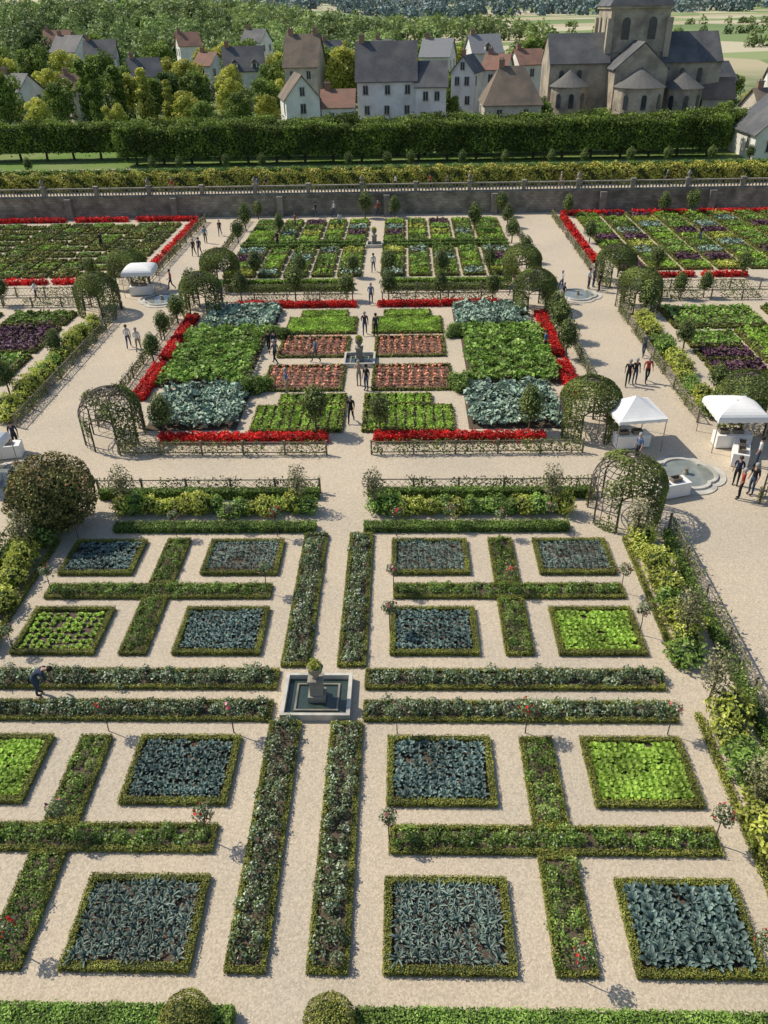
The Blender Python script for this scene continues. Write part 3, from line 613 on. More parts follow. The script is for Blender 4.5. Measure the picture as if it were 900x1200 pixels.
M['vine']=leafmat('vine_leaf',(.22,.24,.025),(.56,.55,.12),c2=(.55,.35,.11),trans=0)
for i,x in enumerate(np.arange(-62,58,6.)):
    hedge('vine_hedge',x,x+5.7,96.6,98.2,1.7+.3*rng.random(),'vine',100,.25,label='trained vine hedge with yellowing leaves on terrace',group='vines along the terrace',amp=.45,z=2.2,corein=.2)
    hedge('clipped_hedge',x,x+5.9,103.2,104.4,1.2,'mid',100,.25,label='low clipped green hedge bordering terrace lawn',group='hedges along terrace lawn',amp=.1,z=2.2)
for x in np.arange(-58,56,5.3):
    if rng.random()<.8: q=random.choice(TP);e=ob('topiary_tree',None,(x+rng.normal()*.5,109.5,2.2),sc=.9,label='small clipped tree on terrace lawn',cat='tree',group='small clipped terrace trees');ob('trunk',q[0],parent=e);ob('crown',q[1],parent=e)
# ---- lime trees
M['lime_t']=leafmat('linden_leaf',(.05,.085,.014),(.25,.33,.055),nscale=.3,var=.45)
def lime(seed):
    mb=MB();mb.add(*tube([(0,0,0),(.05,0,1.),(0,.05,1.8),(0,0,3.)],[.2,.17,.15,.1],8))
    for i in range(5):
        t=i*1.26+seed;mb.add(*tube([(0,0,1.5+.2*i),(1.1*math.cos(t),1.1*math.sin(t),2.3+.3*i)],[.07,.03],5))
    tk=mb.mesh('trunk',[M['bark']])
    cr=MB();hedge_mb(cr,-2.05,2.05,-1.7,1.7,3.65,38,.34,amp=.45,corein=.45,z0=1.2,jit=.9)
    P,N=surf_box(300,-2.1,2.1,-1.7,1.7,1.1,4.9,2.5);P+=rng.normal(size=P.shape)*.28;leaves(cr,P,N,.36,mi=1)
    return tk,cr.mesh('crown',[M['core'],M['lime_t']])
LM=[lime(i) for i in range(6)]
for x,y in [(x,114.8) for x in np.arange(-34,47,3.9)]+[(x,120.5) for x in np.arange(-76,49,3.9)]:
    tk,cr=random.choice(LM);e=ob('lime_tree',None,(x,y+rng.normal()*.2,2.2),rz=random.choice((0,math.pi)),sc=(1,1,.92+.12*rng.random()),label='pleached lime tree clipped into a square crown',cat='tree',group='clipped lime trees along the terrace')
    ob('trunk',tk,parent=e);ob('crown',cr,parent=e)
# ---- village houses
M['white']=mat('white_render',(.84,.82,.76),(.74,.72,.66),scale=1.5,c2=(.60,.58,.52),scale2=.4)
M['cream']=mat('cream_stone',(.62,.55,.44),(.50,.44,.35),scale=2,c2=(.39,.35,.29),scale2=.5)
M['slate']=mat('slate_roof',(.06,.062,.068),(.115,.118,.125),scale=2.5,stretch=(1,1,5),rough=.7,c2=(.14,.14,.135),scale2=.4)
M['lslate']=mat('light_slate_roof',(.20,.205,.21),(.29,.295,.30),scale=2.5,stretch=(1,1,5),rough=.7)
M['aroof']=mat('stone_slab_roof',(.11,.108,.10),(.17,.165,.155),scale=3,stretch=(1,1,4),rough=.9)
M['btile']=mat('brown_tile_roof',(.17,.13,.095),(.25,.195,.145),scale=3,stretch=(1,1,4),rough=.9,c2=(.13,.11,.09),scale2=.5)
M['rtile']=mat('red_tile_roof',(.25,.13,.09),(.33,.19,.14),scale=3,stretch=(1,1,4),rough=.9,c2=(.2,.13,.10),scale2=.6)
M['glass']=mat('window_glass',(.03,.035,.045),(.06,.07,.08),scale=1,rough=.15,spec=.6)
M['brick']=mat('chimney_brick',(.28,.15,.11),(.36,.21,.15),scale=5)
win=MB().add(*box(-.45,.45,-.05,.0,0,1.5),mi=0).add(*box(-.55,-.45,-.08,.02,-.06,1.56),mi=1).add(*box(.45,.55,-.08,.02,-.06,1.56),mi=1).add(*box(-.45,.45,-.08,.02,1.5,1.6),mi=1).add(*box(-.6,.6,-.12,.02,-.16,-.06),mi=1).add(*box(-.03,.03,-.075,-.051,0,1.5),mi=1).mesh('window',[M['glass'],M['wstone']])
dorm=MB().add(*box(-.6,.6,0,1.6,0,1.2),mi=0).add(np.array([(-.75,-.15,1.15),(.75,-.15,1.15),(0,-.15,1.9),(-.75,1.8,1.15),(.75,1.8,1.15),(0,1.8,1.9)]),[np.array([(0,1,2),(3,5,4)]),np.array([(0,2,5,3),(1,4,5,2)])],mi=1).add(*box(-.35,.35,-.03,0,.15,1.05),mi=2).mesh('dormer',[M['white'],M['slate'],M['glass']])
chim=MB().add(*box(-.45,.45,-.28,.28,0,1.6),mi=0).add(*box(-.52,.52,-.35,.35,1.6,1.75),mi=1).add(*tr(lathe([(.12,1.75),(.1,2.05),(0,2.05)],8),dx=-.22),mi=0).add(*tr(lathe([(.12,1.75),(.1,2.05),(0,2.05)],8),dx=.22),mi=0).mesh('chimney',[M['brick'],M['stone']])
def house(x0,x1,y,eave,ridge,wall='white',roof='slate',depth=8,rz=0,gable=False,nwin=None,chimneys=1,dormers=0,hip=0,label=None,base=None):
    w=x1-x0;cx=(x0+x1)/2;b=float(terr(cx,y+depth/2)) if base is None else base;E=eave-b;Rg=ridge-b
    e=ob('village_house',None,(cx,y+depth/2,b),rz=rz,label=label or 'village house with pale walls and pitched roof',cat='house',group='houses of the village')
    if gable: W,D=depth,w
    else: W,D=w,depth
    hw,hd=W/2,D/2
    v=np.array([(-hw,-hd,-1),(hw,-hd,-1),(hw,hd,-1),(-hw,hd,-1),(-hw,-hd,E),(hw,-hd,E),(hw,hd,E),(-hw,hd,E),(-hw,0,Rg-.1),(hw,0,Rg-.1)])
    if hip: v[8]=(-hw+hip*.98,0,Rg-.1);v[9]=(hw-hip*.98,0,Rg-.1)
    fs=[np.array([(0,1,5,4),(2,3,7,6),(1,2,6,5),(3,0,4,7)]),np.array([(4,7,8),(5,9,6)])] 
    r2=math.pi/2 if gable else 0
    ob('wall',MB().add(v,fs).mesh('wall',[M[wall]]),parent=e,rz=r2)
    o=.35;sl=(Rg-E)/hd;th=.14
    mb=MB()
    for s in (-1,1):
        t=[(-hw-o,s*(hd+o),E-o*sl),(hw+o,s*(hd+o),E-o*sl),(hw+o-hip-(o if hip else 0),0,Rg),(-hw-o+hip+(o if hip else 0),0,Rg)]
        top=np.array(t)+[0,0,th];bot=np.array(t)
        V=np.concatenate([bot,top]);mb.add(V,BF)
    if hip:
        for s in (-1,1):
            t=np.array([(s*(hw+o),-hd-o,E-o*sl+th-.01),(s*(hw+o),hd+o,E-o*sl+th-.01),(s*(hw-hip),0,Rg+th-.01)]);mb.add(t,np.array([(0,1,2)]))
    ob('roof',mb.mesh('roof',[M[roof]]),parent=e,rz=r2)
    fw=w;n=nwin if nwin is not None else max(1,int(fw/3.6))
    z=E-2.2
    while z>.8:
        for i in range(n):
            if rng.random()<.85: ob('window',win,(-fw/2+(i+.5)*fw/n+rng.normal()*.2,-(depth/2)-.01,z),parent=e,sc=.9)
        z-=3.1
    if gable: ob('window',win,(0,-depth/2-.01,E+.3),parent=e,sc=.8)
    for s in (-1,1):
        for q in (-.25,.25):
            if rng.random()<.6: ob('window',win,(s*(w/2+.01),q*depth,max(1.2,E-2.3)),parent=e,rz=s*math.pi/2)
    for i in range(chimneys):
        px=(-hw+.8) if i==0 else (hw-.8)
        p=(px,0,Rg-.7) if not gable else (0,px,Rg-.7)
        if hip: p=(px*.45,0,Rg-.7)
        ob('chimney',chim,p,parent=e,rz=r2)
    for i in range(dormers):
        ob('dormer',dorm,(-fw/2+(i+.5)*fw/dormers,-depth/2+.3,E+.1),parent=e)
    return e
house(-5,5.0,150,9.6,15.,'white','slate',9,dormers=0,chimneys=1,nwin=3,label='tall white house with steep dark slate roof')
house(5.0,10.2,149.2,8.6,12.,'white','slate',8,chimneys=0,nwin=2,rz=.0,label='white house wing with slate roof')
house(-34.5,-26.5,182,9.6,13.6,'white','slate',8,rz=.2,dormers=2,chimneys=1,label='white house with slate roof and dormers')
house(-19.6,-13.2,170,10.8,15.8,'cream','btile',9,rz=-.1,chimneys=2,nwin=2,label='tall stone house with steep brown roof')
house(-16.8,-11.4,138,8.1,11.2,'white','btile',8,gable=True,rz=.25,chimneys=0,nwin=1,label='white gabled house with brown tile roof')
house(-10.3,-5.2,139.5,6.6,8.8,'white','rtile',7,chimneys=1,nwin=2,label='low white house with reddish tile roof')
house(7.5,14.,198,10.6,13.8,'white','lslate',8,rz=-.25,chimneys=1,label='white house with pale slate roof')
house(18,25.,206,10.8,14.2,'white','lslate',8,rz=.2,chimneys=1,dormers=1,label='white house with pale slate roof and dormers')
house(12.8,17.,162,9.8,12.2,'white','slate',8,chimneys=1,nwin=2,gable=True,rz=-.3,label='pale street house with slate gable')
house(19.,23.6,170,9.6,11.9,'white','rtile',7,chimneys=1,nwin=2,rz=-.3,label='pale street house with red tile roof')
house(15.8,24.8,138,6.8,11.6,'cream','btile',9,hip=2.5,chimneys=1,nwin=2,label='stone hall with broad brown hipped roof')
house(25.5,31,180,9.8,12.2,'white','rtile',7,rz=.25,chimneys=1,label='white house with red tile roof')
house(54.6,59.5,149,6.0,8.7,'cream','btile',8,rz=-.2,chimneys=1,label='low stone house with brown tile roof')
house(62,69,178,6.4,9.4,'white','slate',8,rz=.3,chimneys=1)
house(75,82,172,5.8,8.6,'white','slate',8,rz=-.2,chimneys=1)
house(48.6,57,111,5.4,9.2,'white','slate',9,gable=True,chimneys=1,base=2.2,label='white gabled house with dark slate roof')
house(57,62,133,5.8,8.4,'cream','btile',7,chimneys=1,rz=.1)
house(-73,-66,210,11.2,14.6,'white','slate',7,rz=.2,chimneys=1,dormers=1)
house(-74,-68,163,7.8,10.6,'white','slate',7,rz=-.35,chimneys=1)
house(-54,-48,180,9.,12.,'white','slate',7,rz=.4,chimneys=1)
house(-63,-58.5,166,7.8,10.2,'cream','rtile',7,rz=.5,chimneys=1)
house(-43,-36.5,258,12.2,15.2,'white','slate',7,rz=-.35,chimneys=1)
house(-60.5,-54.5,248,12,15,'white','rtile',7,rz=.4,chimneys=1)
house(-88,-80,230,11.8,15.2,'white','slate',8,rz=-.35,chimneys=1)
house(-30,-24,250,11,13.8,'white','lslate',7,rz=.4,chimneys=1)
house(-5,0,240,9.8,12.6,'white','slate',7,rz=-.4,chimneys=1)
house(-45,-40.5,205,9.4,11.8,'white','rtile',7,rz=-.35,chimneys=1)
house(-18,-13,225,10.4,13.,'white','slate',7,rz=.35,chimneys=1)
house(-100,-93,255,13,16,'white','rtile',7,rz=.2,chimneys=1)
# ---- church
M['chst']=mat('church_stone',(.50,.43,.32),(.36,.31,.23),scale=2.5,bump=.1,c2=(.22,.19,.15),scale2=.45)
ch=ob('church',None,(42.4,158,2.2),label='romanesque stone church with square tower and apses',cat='church')
def arch(w,h,t=.12,n=8):
    pts=[(-w/2,0),(w/2,0)]+[(w/2*math.cos(a),h-w/2+w/2*math.sin(a)) for a in np.linspace(0,math.pi,n)]
    k=len(pts);V=[(x,-t,z) for x,z in pts]+[(x,0,z) for x,z in pts]
    c=len(V);V.append((0,-t,h/2));F3=[(c,i,(i+1)%k) for i in range(k)];F4=[(i,(i+1)%k,k+(i+1)%k,k+i) for i in range(k)]
    return np.array(V),[np.array(F3),np.array(F4)]
AW=MB().add(*arch(.8,2.2,.05)).mesh('arched_window',[M['glass']])
AW2=MB().add(*arch(1.3,3.2,.05)).mesh('belfry_opening',[M['glass']])
def gab(w,d,E,R,cx,cy,rz,roofm='slate',z0=-1):
    hw,hd=w/2,d/2
    v=np.array([(-hw,-hd,z0),(hw,-hd,z0),(hw,hd,z0),(-hw,hd,z0),(-hw,-hd,E),(hw,-hd,E),(hw,hd,E),(-hw,hd,E),(-hw,0,R-.1),(hw,0,R-.1)])
    ob('wall',MB().add(v,[np.array([(0,1,5,4),(2,3,7,6),(1,2,6,5),(3,0,4,7)]),np.array([(4,7,8),(5,9,6)])]).mesh('wall',[M['chst']]),(cx,cy,0),ch,rz)
    mb=MB();sl=(R-E)/hd
    for s in (-1,1):
        t=np.array([(-hw-.1,s*(hd+.35),E-.35*sl),(hw+.1,s*(hd+.35),E-.35*sl),(hw+.1,0,R),(-hw-.1,0,R)]);mb.add(np.concatenate([t,t+[0,0,.15]]),BF)
    ob('roof',mb.mesh('roof',[M[roofm]]),(cx,cy,0),ch,rz)
TS=4.9
mb=MB().add(*box(-TS,TS,-TS,TS,-1,16.8)).add(*box(-TS-.2,TS+.2,-TS-.2,TS+.2,10.6,10.9)).add(*box(-TS-.3,TS+.3,-TS-.3,TS+.3,16.8,17.2))
for a in (-1,1):
    for b in (-1,1): mb.add(*box(a*TS-.5,a*TS+.5,b*TS-.5,b*TS+.5,-1,15.5))
ob('tower',mb.mesh('tower',[M['chst']]),parent=ch)
V=np.array([(-5.4,-5.4,17.2),(5.4,-5.4,17.2),(5.4,5.4,17.2),(-5.4,5.4,17.2),(0,0,25)]);ob('spire',MB().add(V,[np.array([(0,1,4),(1,2,4),(2,3,4),(3,0,4)])]).mesh('spire',[M['slate']]),parent=ch)
for x in (-2.2,2.2):
    ob('belfry_opening',AW2,(x,-TS-.01,12.4),ch);ob('belfry_opening',AW2,(-TS-.01,x,12.4),ch,-math.pi/2)
gab(10,9,9.3,13.3,-9.6,-2,0);gab(10.,10,9.2,13.2,9.5,-1,0)
gab(8,8.5,8.6,12.2,-.5,-8,math.pi/2)
def apse(cx,cy,r,E,R):
    ob('apse_wall',MB().add(*lathe([(r,-1),(r,E),(r+.15,E),(r+.15,E+.2)],20)).mesh('apse_wall',[M['chst']]),(cx,cy,0),ch)
    ob('apse_roof',MB().add(*lathe([(r+.35,E+.15),(r*.55,E+(R-E)*.5),(.01,R)],20)).mesh('apse_roof',[M['aroof']]),(cx,cy,0),ch)
    for a in (-2.3,-1.57,-.84):
        ob('arched_window',AW,(cx+(r+.02)*math.cos(a),cy+(r+.02)*math.sin(a),E-3),ch,a+math.pi/2)
apse(-11.3,-8.,3.0,5.8,8.4);apse(-.6,-12.4,4.0,5.9,8.8);apse(7.6,-8.6,3.3,5.3,8.)
for x in (-12.5,-9.5): ob('arched_window',AW,(x,-6.52,6),ch)
for x in (8,11): ob('arched_window',AW,(x,-6.02,6),ch)
# ---- village trees
def vtree(seed,m,tall=False,leaf=.45,n=3000):
    r=np.random.default_rng(seed);mb=MB();mb.add(*tube([(0,0,-.3),(.1,0,2),(0,.1,4),(.1,0,6.5)],[.32,.26,.2,.08],8))
    cs=[];k=12 if not tall else 8
    for i in range(k):
        t=i*2.4+seed;rr=(2.5 if not tall else .5)*(.35+.65*r.random())*(1-.4*i/k);z=(3.0+4.8*i/k) if not tall else 2.5+8*i/k
        c=np.array([rr*math.cos(t),rr*math.sin(t),z]);cs.append((c,(1.75-.07*i if not tall else 1.25-.09*i)*(.75+.5*r.random())))
        mb.add(*tube([(0,0,min(z*.6,5)),tuple(c)],[.09,.03],5))
    tk=mb.mesh('trunk',[M['bark']]);cr=MB()
    for c,rad in cs:
        q=n//k;D=norm(rng.normal(size=(q,3)));R=rad*(1-.45*rng.random(q)**2)*(1+.25*lump(D*2.5,1.,seed+rad));P=c+D*R[:,None]*np.array([1,1,.85])
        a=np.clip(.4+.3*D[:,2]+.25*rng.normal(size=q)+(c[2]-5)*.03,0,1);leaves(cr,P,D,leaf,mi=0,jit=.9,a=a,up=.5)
    return tk,cr.mesh('crown',[M[m]])
M['vt1']=leafmat('tree_leaf_green',(.07,.12,.022),(.32,.42,.085),nscale=.2)
M['vt2']=leafmat('tree_leaf_yellow',(.24,.28,.035),(.64,.62,.14),nscale=.2)
M['vt3']=leafmat('tree_leaf_dark',(.04,.075,.025),(.18,.25,.07),nscale=.2)
M['hz1']=leafmat('hill_leaf',(.085,.13,.045),(.31,.40,.13),nscale=.03,var=.4,trans=.2)
M['hz2']=leafmat('distant_leaf_haze_tint',(.13,.18,.18),(.24,.31,.29),nscale=.01,var=.25,trans=0)  # aerial haze painted into the leaf colour as a bluish tint
VT={'g':[vtree(1,'vt1'),vtree(2,'vt1'),vtree(8,'vt1')],'y':[vtree(3,'vt2'),vtree(11,'vt2')],'d':[vtree(4,'vt3'),vtree(6,'vt3')],'p':[vtree(5,'vt1',True)],'q':[vtree(7,'vt2',True)]}
def vt(x,y,k,s=1.):
    tk,cr=random.choice(VT[k]);e=ob('village_tree',None,(x,y,float(terr(x,y))-.1),rz=rng.random()*6,sc=(s,s,s*(.8+.25*rng.random())),label={'g':'broad leafy green tree among houses','y':'tree with yellow green autumn foliage','d':'dense dark green tree among houses','p':'narrow upright green tree among houses','q':'narrow upright yellow green tree'}[k],cat='tree',group='trees among the village houses')
    ob('trunk',tk,parent=e);ob('crown',cr,parent=e)
for a in [(-63,142,'g',1.3),(-56,138,'y',.8),(-52,150,'p',1.2),(-49,146,'p',1.1),(-47,152,'p',1.2),(-40,144,'q',1.15),(-37,147,'q',.95),(-34,146,'y',.9),(-30,142,'g',.85),(-25,147,'g',1.0),(-21,150,'y',.8),(-70,137,'g',.95),(-44,139,'y',.75),(-57,150,'g',1.1),(-42,156,'g',1.1),(-67,150,'y',1.05),(-28,154,'y',.95),(-35,158,'g',1.1),(-48,162,'y',1.),(-52,168,'g',1.1),(-60,172,'g',1.2),(-22,160,'g',1.1),(-31,172,'y',1.1),(-38,174,'g',1.2),(-68,174,'y',1.2),
 (-9,176,'y',1.5),(-5,184,'g',1.3),(-26,200,'y',1.3),(-21,190,'g',1.4),(-42,168,'d',1.1),(-44,190,'y',1.4),(-62,190,'g',1.5),(-75,185,'g',1.5),(-82,175,'g',1.4),(-55,212,'g',1.6),(-15,210,'g',1.6),(-9,198,'y',1.4),(2,206,'g',1.5),(8,216,'g',1.6),(14,218,'y',1.5),(24,222,'g',1.4),(34,225,'g',1.6),(-36,220,'g',1.6),(-80,240,'g',1.7),(-95,235,'d',1.7),(50,192,'g',.9),(60,200,'g',.8),(-50,196,'y',1.3),(-34,194,'g',1.4),(-24,178,'g',1.1),(2,172,'g',1.0),(13,182,'g',1.1),
 (55,142,'g',.55),(52,133,'d',.5),(61,157,'g',.65),(66,160,'y',.6),(-70,217,'g',1.6),(-48,228,'y',1.5),(-25,230,'g',1.5),(-90,200,'g',1.5),(27,152,'d',.55),(12,174,'g',.8),(30,190,'g',1.0),(72,184,'g',.7),(-14,232,'y',1.4),(20,242,'g',1.5),(40,240,'g',1.3),(-66,178,'g',1.2),(-60,225,'g',1.6),(-78,210,'y',1.5),(-22,168,'y',1.),(11.5,152,'g',.6),(26.5,144,'g',.55),(22,182,'y',1.),(-40,212,'y',1.4),(-84,190,'y',1.4),(-10,186,'g',1.3),(-18,180,'g',1.2),(5,184,'y',1.1),(34,205,'y',1.3)]: vt(*a)
def wood(name,pts,label,leaf,q,m='vt1'):
    mb=MB();P=[];A=[];D_=[]
    for x,y,r in pts:
        z=float(terr(x,y));D=norm(rng.normal(size=(q,3)));D[:,2]=np.abs(D[:,2]);hh=rng.uniform(1.3,1.9);tn=rng.normal()*.22
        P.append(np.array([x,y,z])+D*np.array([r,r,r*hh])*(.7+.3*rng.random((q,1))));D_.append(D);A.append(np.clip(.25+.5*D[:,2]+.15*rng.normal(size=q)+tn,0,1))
    leaves(mb,np.concatenate(P),np.concatenate(D_),leaf,leaf*.8,mi=0,jit=.6,a=np.concatenate(A),up=.4)
    ob(name,mb.mesh(name,[M[m]]),kind='stuff',label=label)
pts=[(rng.uniform(-330,0),rng.uniform(262,560),rng.uniform(3,5.5)) for _ in range(900)]
wood('hillside_wood',pts,'dense green wood on the hillside behind village',1.5,130,'hz1')
pts=[(rng.uniform(-300,90),rng.uniform(500,900),rng.uniform(4,8)) for _ in range(400)]
wood('upper_wood',pts,'wooded slope rising above the village',2.6,80,'hz1')
pts=[(rng.uniform(0,75),rng.uniform(245,320),rng.uniform(2.,4.)) for _ in range(90)]+[(rng.uniform(50,800),y+rng.normal()*3,rng.uniform(2.5,4.5)) for y in (300,400,560,800) for _ in range(75)]
wood('hedgerow_trees',pts,'hedgerow trees between distant fields',1.6,70,'hz1')
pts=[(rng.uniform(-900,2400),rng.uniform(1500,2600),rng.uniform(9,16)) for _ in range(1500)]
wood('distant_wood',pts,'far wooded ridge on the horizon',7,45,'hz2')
# ---- people
def person_mesh(pose):
    J={'pel':(0,0,.95,.13,'t'),'wai':(0,0,1.1,.115,'s'),'che':(0,.0,1.3,.145,'s'),'nec':(0,0,1.48,.055,'k'),'hd':(0,.02,1.6,.092,'k'),'top':(0,.01,1.69,.075,'k')}
    for s,n in ((1,'r'),(-1,'l')):
        J.update({n+'sh':(s*.18,0,1.40,.06,'s'),n+'el':(s*.23,-.03,1.13,.045,'s'),n+'wr':(s*.24,.06,.9,.032,'k'),n+'ha':(s*.24,.09,.81,.035,'k'),
         n+'hi':(s*.09,0,.88,.09,'t'),n+'kn':(s*.1,.02,.5,.062,'t'),n+'an':(s*.1,-.02,.1,.045,'t'),n+'to':(s*.1,.14,.04,.04,'b')})
    def mv(k,*p): J[k]=(*p,*J[k][3:])
    if pose=='walk':
        mv('rkn',.1,.17,.52);mv('ran',.1,.24,.1);mv('rto',.1,.4,.06);mv('lkn',-.1,-.04,.5);mv('lan',-.1,-.32,.16);mv('lto',-.1,-.22,.04)
        mv('rel',.23,-.12,1.14);mv('rwr',.24,-.1,.9);mv('rha',.24,-.08,.82);mv('lel',-.23,.08,1.14);mv('lwr',-.23,.25,.98);mv('lha',-.22,.32,.94)
    if pose=='photo':
        mv('rel',.25,.12,1.18);mv('rwr',.12,.33,1.35);mv('rha',.07,.38,1.42);mv('lel',-.25,.12,1.18);mv('lwr',-.12,.33,1.35);mv('lha',-.07,.38,1.42)
    if pose=='bend':
        mv('wai',0,.12,1.03);mv('che',0,.32,1.12);mv('nec',0,.5,1.18);mv('hd',0,.62,1.17);mv('top',0,.7,1.13)
        for s,n in ((1,'r'),(-1,'l')):
            mv(n+'sh',s*.18,.42,1.14);mv(n+'el',s*.22,.48,.86);mv(n+'wr',s*.18,.55,.62);mv(n+'ha',s*.16,.57,.54);mv(n+'kn',s*.12,.06,.49)
    E=[('pel','wai'),('wai','che'),('che','nec'),('nec','hd'),('hd','top')]
    for n in 'rl': E+=[('che',n+'sh'),(n+'sh',n+'el'),(n+'el',n+'wr'),(n+'wr',n+'ha'),('pel',n+'hi'),(n+'hi',n+'kn'),(n+'kn',n+'an'),(n+'an',n+'to')]
    for n,s in (('r',1),('l',-1)):   # five short fingers per hand
        hx=np.array(J[n+'ha'][:3]);wr=np.array(J[n+'wr'][:3]);d=(hx-wr)/np.linalg.norm(hx-wr);sd=np.array([0,1.,0]) if abs(d[1])<.7 else np.array([1.,0,0])
        for i,(o_,l) in enumerate(((-.024,.06),(-.008,.075),(.008,.07),(.024,.055))):
            p=hx+sd*o_+d*l;J[n+'f%d'%i]=(*p,.009,'k');E.append((n+'ha',n+'f%d'%i))
        p=hx+sd*.05+d*.01;J[n+'f4']=(*p,.01,'k');E.append((n+'ha',n+'f4'))
    K=list(J);me=bpy.data.meshes.new('sk');me.from_pydata([J[k][:3] for k in K],[(K.index(a),K.index(b)) for a,b in E],[])
    o=bpy.data.objects.new('sk',me);COL.objects.link(o)
    md=o.modifiers.new('s','SKIN');sv=me.skin_vertices[0].data
    for i,k in enumerate(K): sv[i].radius=(J[k][3],J[k][3]*(.8 if k in('che','wai','pel') else 1));sv[i].use_root=(k=='pel')
    o.modifiers.new('u','SUBSURF').levels=1
    dg=bpy.context.evaluated_depsgraph_get();m2=bpy.data.meshes.new_from_object(o.evaluated_get(dg))
    bpy.data.objects.remove(o);m2.name='body'
    lab={'s':0,'t':1,'k':2,'b':3};m2.materials.clear()
    for i in range(4): m2.materials.append(M['canvas'])
    segs=[(np.array(J[a][:3]),np.array(J[b][:3]),J[b][4] if b[-2:] not in('sh',) else 's') for a,b in E]
    for p in m2.polygons:
        c=np.array(p.center);best=9;bl='s'
        for a,b,l in segs:
            t=np.clip(np.dot(c-a,b-a)/np.dot(b-a,b-a),0,1);d=np.linalg.norm(c-a-(b-a)*t)
            if d<best: best=d;bl=l
        p.material_index=lab[bl];p.use_smooth=True
    h=np.array(J['hd'][:3])
    v,f=lathe([(.105,-.03),(.11,.03),(.095,.09),(.05,.13),(0,.14)],12)
    if pose=='bend': v=v[:,[0,2,1]]*np.array([1,1,-1])
    hair=MB().add(v+h+np.array([0,-.02,0]),f).mesh('hair',[M['dwood']],smooth=True)
    return m2,hair
PM={p:person_mesh(p) for p in ('stand','walk','photo','bend')}
def flat(n,c,r=.8): return mat(n,c,tuple(x*.85 for x in c),scale=6,rough=r)
shirts=[flat('shirt_%s'%n,c) for n,c in (('black',(.02,.02,.022)),('navy',(.025,.035,.07)),('white',(.7,.7,.68)),('grey',(.15,.15,.16)),('blue',(.10,.18,.32)),('red',(.4,.05,.04)),('beige',(.4,.34,.25)))]
pants=[flat('trousers_%s'%n,c) for n,c in (('black',(.02,.02,.022)),('denim',(.05,.075,.13)),('beige',(.32,.27,.2)),('grey',(.1,.1,.105)))]
skin=flat('skin',(.48,.29,.2),.6);shoe=flat('shoe_leather',(.04,.035,.03));hairs=[flat('hair_dark',(.025,.018,.012)),flat('hair_brown',(.09,.055,.03)),flat('hair_grey',(.35,.34,.32))]
sn=['black','navy','white','grey','blue','red','beige'];pn=['black','denim','beige','grey']
def person(x,y,pose,s,p,rz,h=1.,z=0):
    b,hr=PM[pose];o=ob('person',b,(x,y,z),rz=rz,sc=h,label='person in %s top and %s trousers %s'%(sn[s],pn[p],{'stand':'standing on gravel path','walk':'walking on gravel path','photo':'raising both hands to face','bend':'bending over garden hedge'}[pose]),cat='person',group='visitors in the garden')
    for i,m in enumerate((shirts[s],pants[p],skin,shoe)): o.material_slots[i].link='OBJECT';o.material_slots[i].material=m
    q=ob('hair',hr,parent=o);q.material_slots[0].link='OBJECT';q.material_slots[0].material=random.choice(hairs)
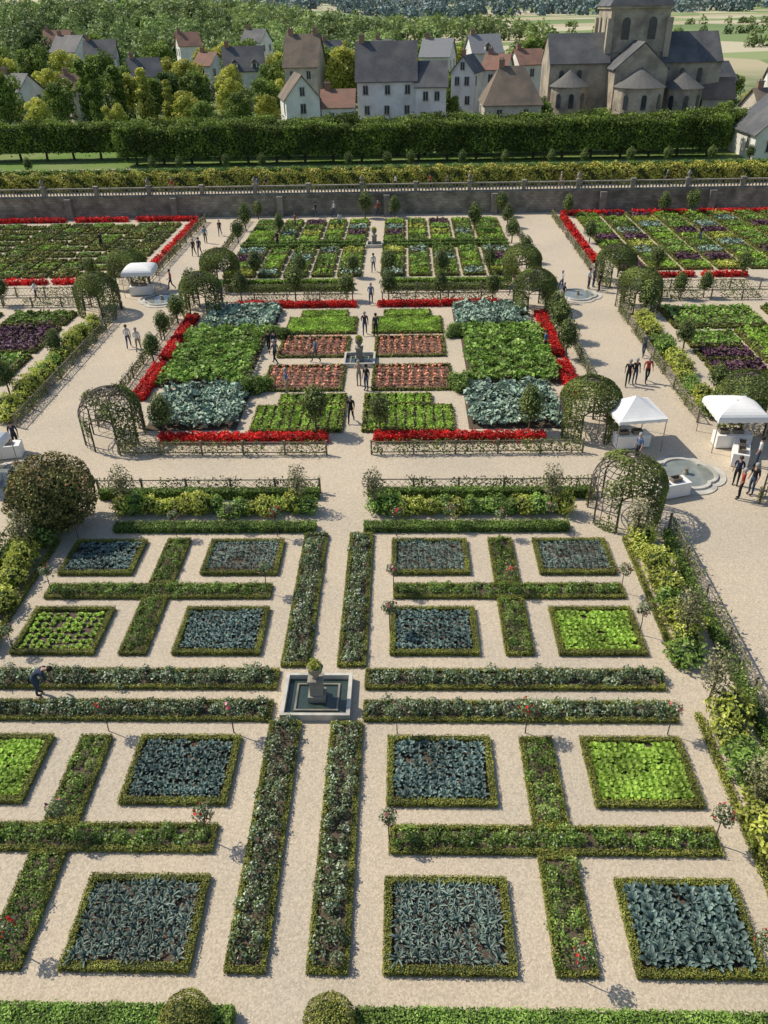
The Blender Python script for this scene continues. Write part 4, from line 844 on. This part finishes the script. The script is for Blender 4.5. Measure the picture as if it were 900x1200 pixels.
for a in [(-.1,39.9,'walk',0,0,3.0),(.1,54.0,'walk',1,1,0),(.9,53.8,'stand',1,0,.4),(-3.,48.95,'walk',4,3,1.8),(.1,45.1,'photo',6,2,3.1),(.6,44.3,'stand',0,1,2.5),(-6.4,50.7,'walk',0,0,.5),(-6.,50.6,'stand',1,1,.6),(-4.3,43.8,'stand',4,2,2),(-5.7,48.7,'walk',3,0,1),
 (16.8,44.7,'walk',0,0,2.9),(17.3,45.,'stand',0,1,3.2),(18.1,45.2,'walk',5,0,3.1),(19.,49.4,'walk',3,1,0),(-16.6,51.9,'walk',2,1,.2),(-15.7,51.2,'walk',2,2,.1),(-27.5,62.6,'walk',2,3,1.5),(-17.5,76.2,'walk',0,0,3),(-16.9,76.1,'walk',1,1,3),(-17.4,81.,'stand',4,0,0),(-16.5,84,'walk',0,3,3.1),
 (18.9,31.5,'stand',5,0,1),(19.6,31.9,'stand',0,1,2),(19.2,32.8,'stand',1,0,2.5),(-9.9,18.85,'bend',1,1,-1.4),(12.5,50.,'stand',4,0,1),(11.8,62.7,'walk',6,1,1.5),(-9.7,79.0,'stand',0,0,1),(-8.8,86.6,'stand',5,1,2),(-5.,92,'walk',2,1,1.5),(-7.1,92,'walk',0,1,1.5),(19.,63.5,'stand',0,0,1),(18.3,64.3,'stand',2,1,4),(18.8,64.8,'stand',3,1,4),(15.6,60.8,'walk',1,2,1.2),(16,64,'walk',2,1,2.),(-4.,86.7,'stand',2,3,0),(32,78.6,'stand',0,1,2),(-27.6,79.2,'stand',0,0,1),(-18.3,36.9,'stand',1,0,3.3),(-18.9,35.2,'stand',0,1,.3),(0,92,'walk',5,1,1.2),(.3,60.9,'walk',4,1,0),(0.2,70,'walk',2,1,3),(15.,35.2,'stand',4,0,2),(20.9,34.6,'stand',2,1,1),(-17.,65.5,'walk',5,1,2)]:
    person(*a,h=.95+.08*rng.random())
for x in (-24,-14,-13,2,6,8,21,23,33): person(x,95.2,'walk',random.randrange(7),random.randrange(4),1.5,z=2.2)
flush_stuff()
# ------------------------------------------------------------------ light, world, camera
w=bpy.data.worlds.new("World");SC.world=w;w.use_nodes=True;nt=w.node_tree
bg=nt.nodes['Background'];sky=nt.nodes.new('ShaderNodeTexSky');sky.sky_type='NISHITA';sky.sun_disc=False
EL,AZ=math.radians(47),math.radians(-66)
sky.sun_elevation=EL;sky.sun_rotation=AZ;nt.links.new(sky.outputs[0],bg.inputs[0]);bg.inputs[1].default_value=.13
sl=bpy.data.lights.new('sun','SUN');sl.energy=4.4;sl.angle=math.radians(.5);sl.color=(1,.92,.78)
so=bpy.data.objects.new('sun',sl);COL.objects.link(so)
so.rotation_euler=Vector((math.sin(AZ)*math.cos(EL),math.cos(AZ)*math.cos(EL),math.sin(EL))).to_track_quat('Z','Y').to_euler()
c=bpy.data.cameras.new('camera');co=bpy.data.objects.new('camera',c);COL.objects.link(co);SC.camera=co
co.matrix_world=Matrix.Translation((3,0,20))@Matrix.Rotation(math.radians(1.91),4,'Z')@Matrix.Rotation(math.radians(90-33.25),4,'X')@Matrix.Rotation(math.radians(-1.26),4,'Z')
c.sensor_fit='VERTICAL';c.sensor_height=24;c.lens=18.06;c.clip_start=.5;c.clip_end=12000
SC.view_settings.view_transform='Standard';SC.view_settings.look='None';SC.view_settings.exposure=0
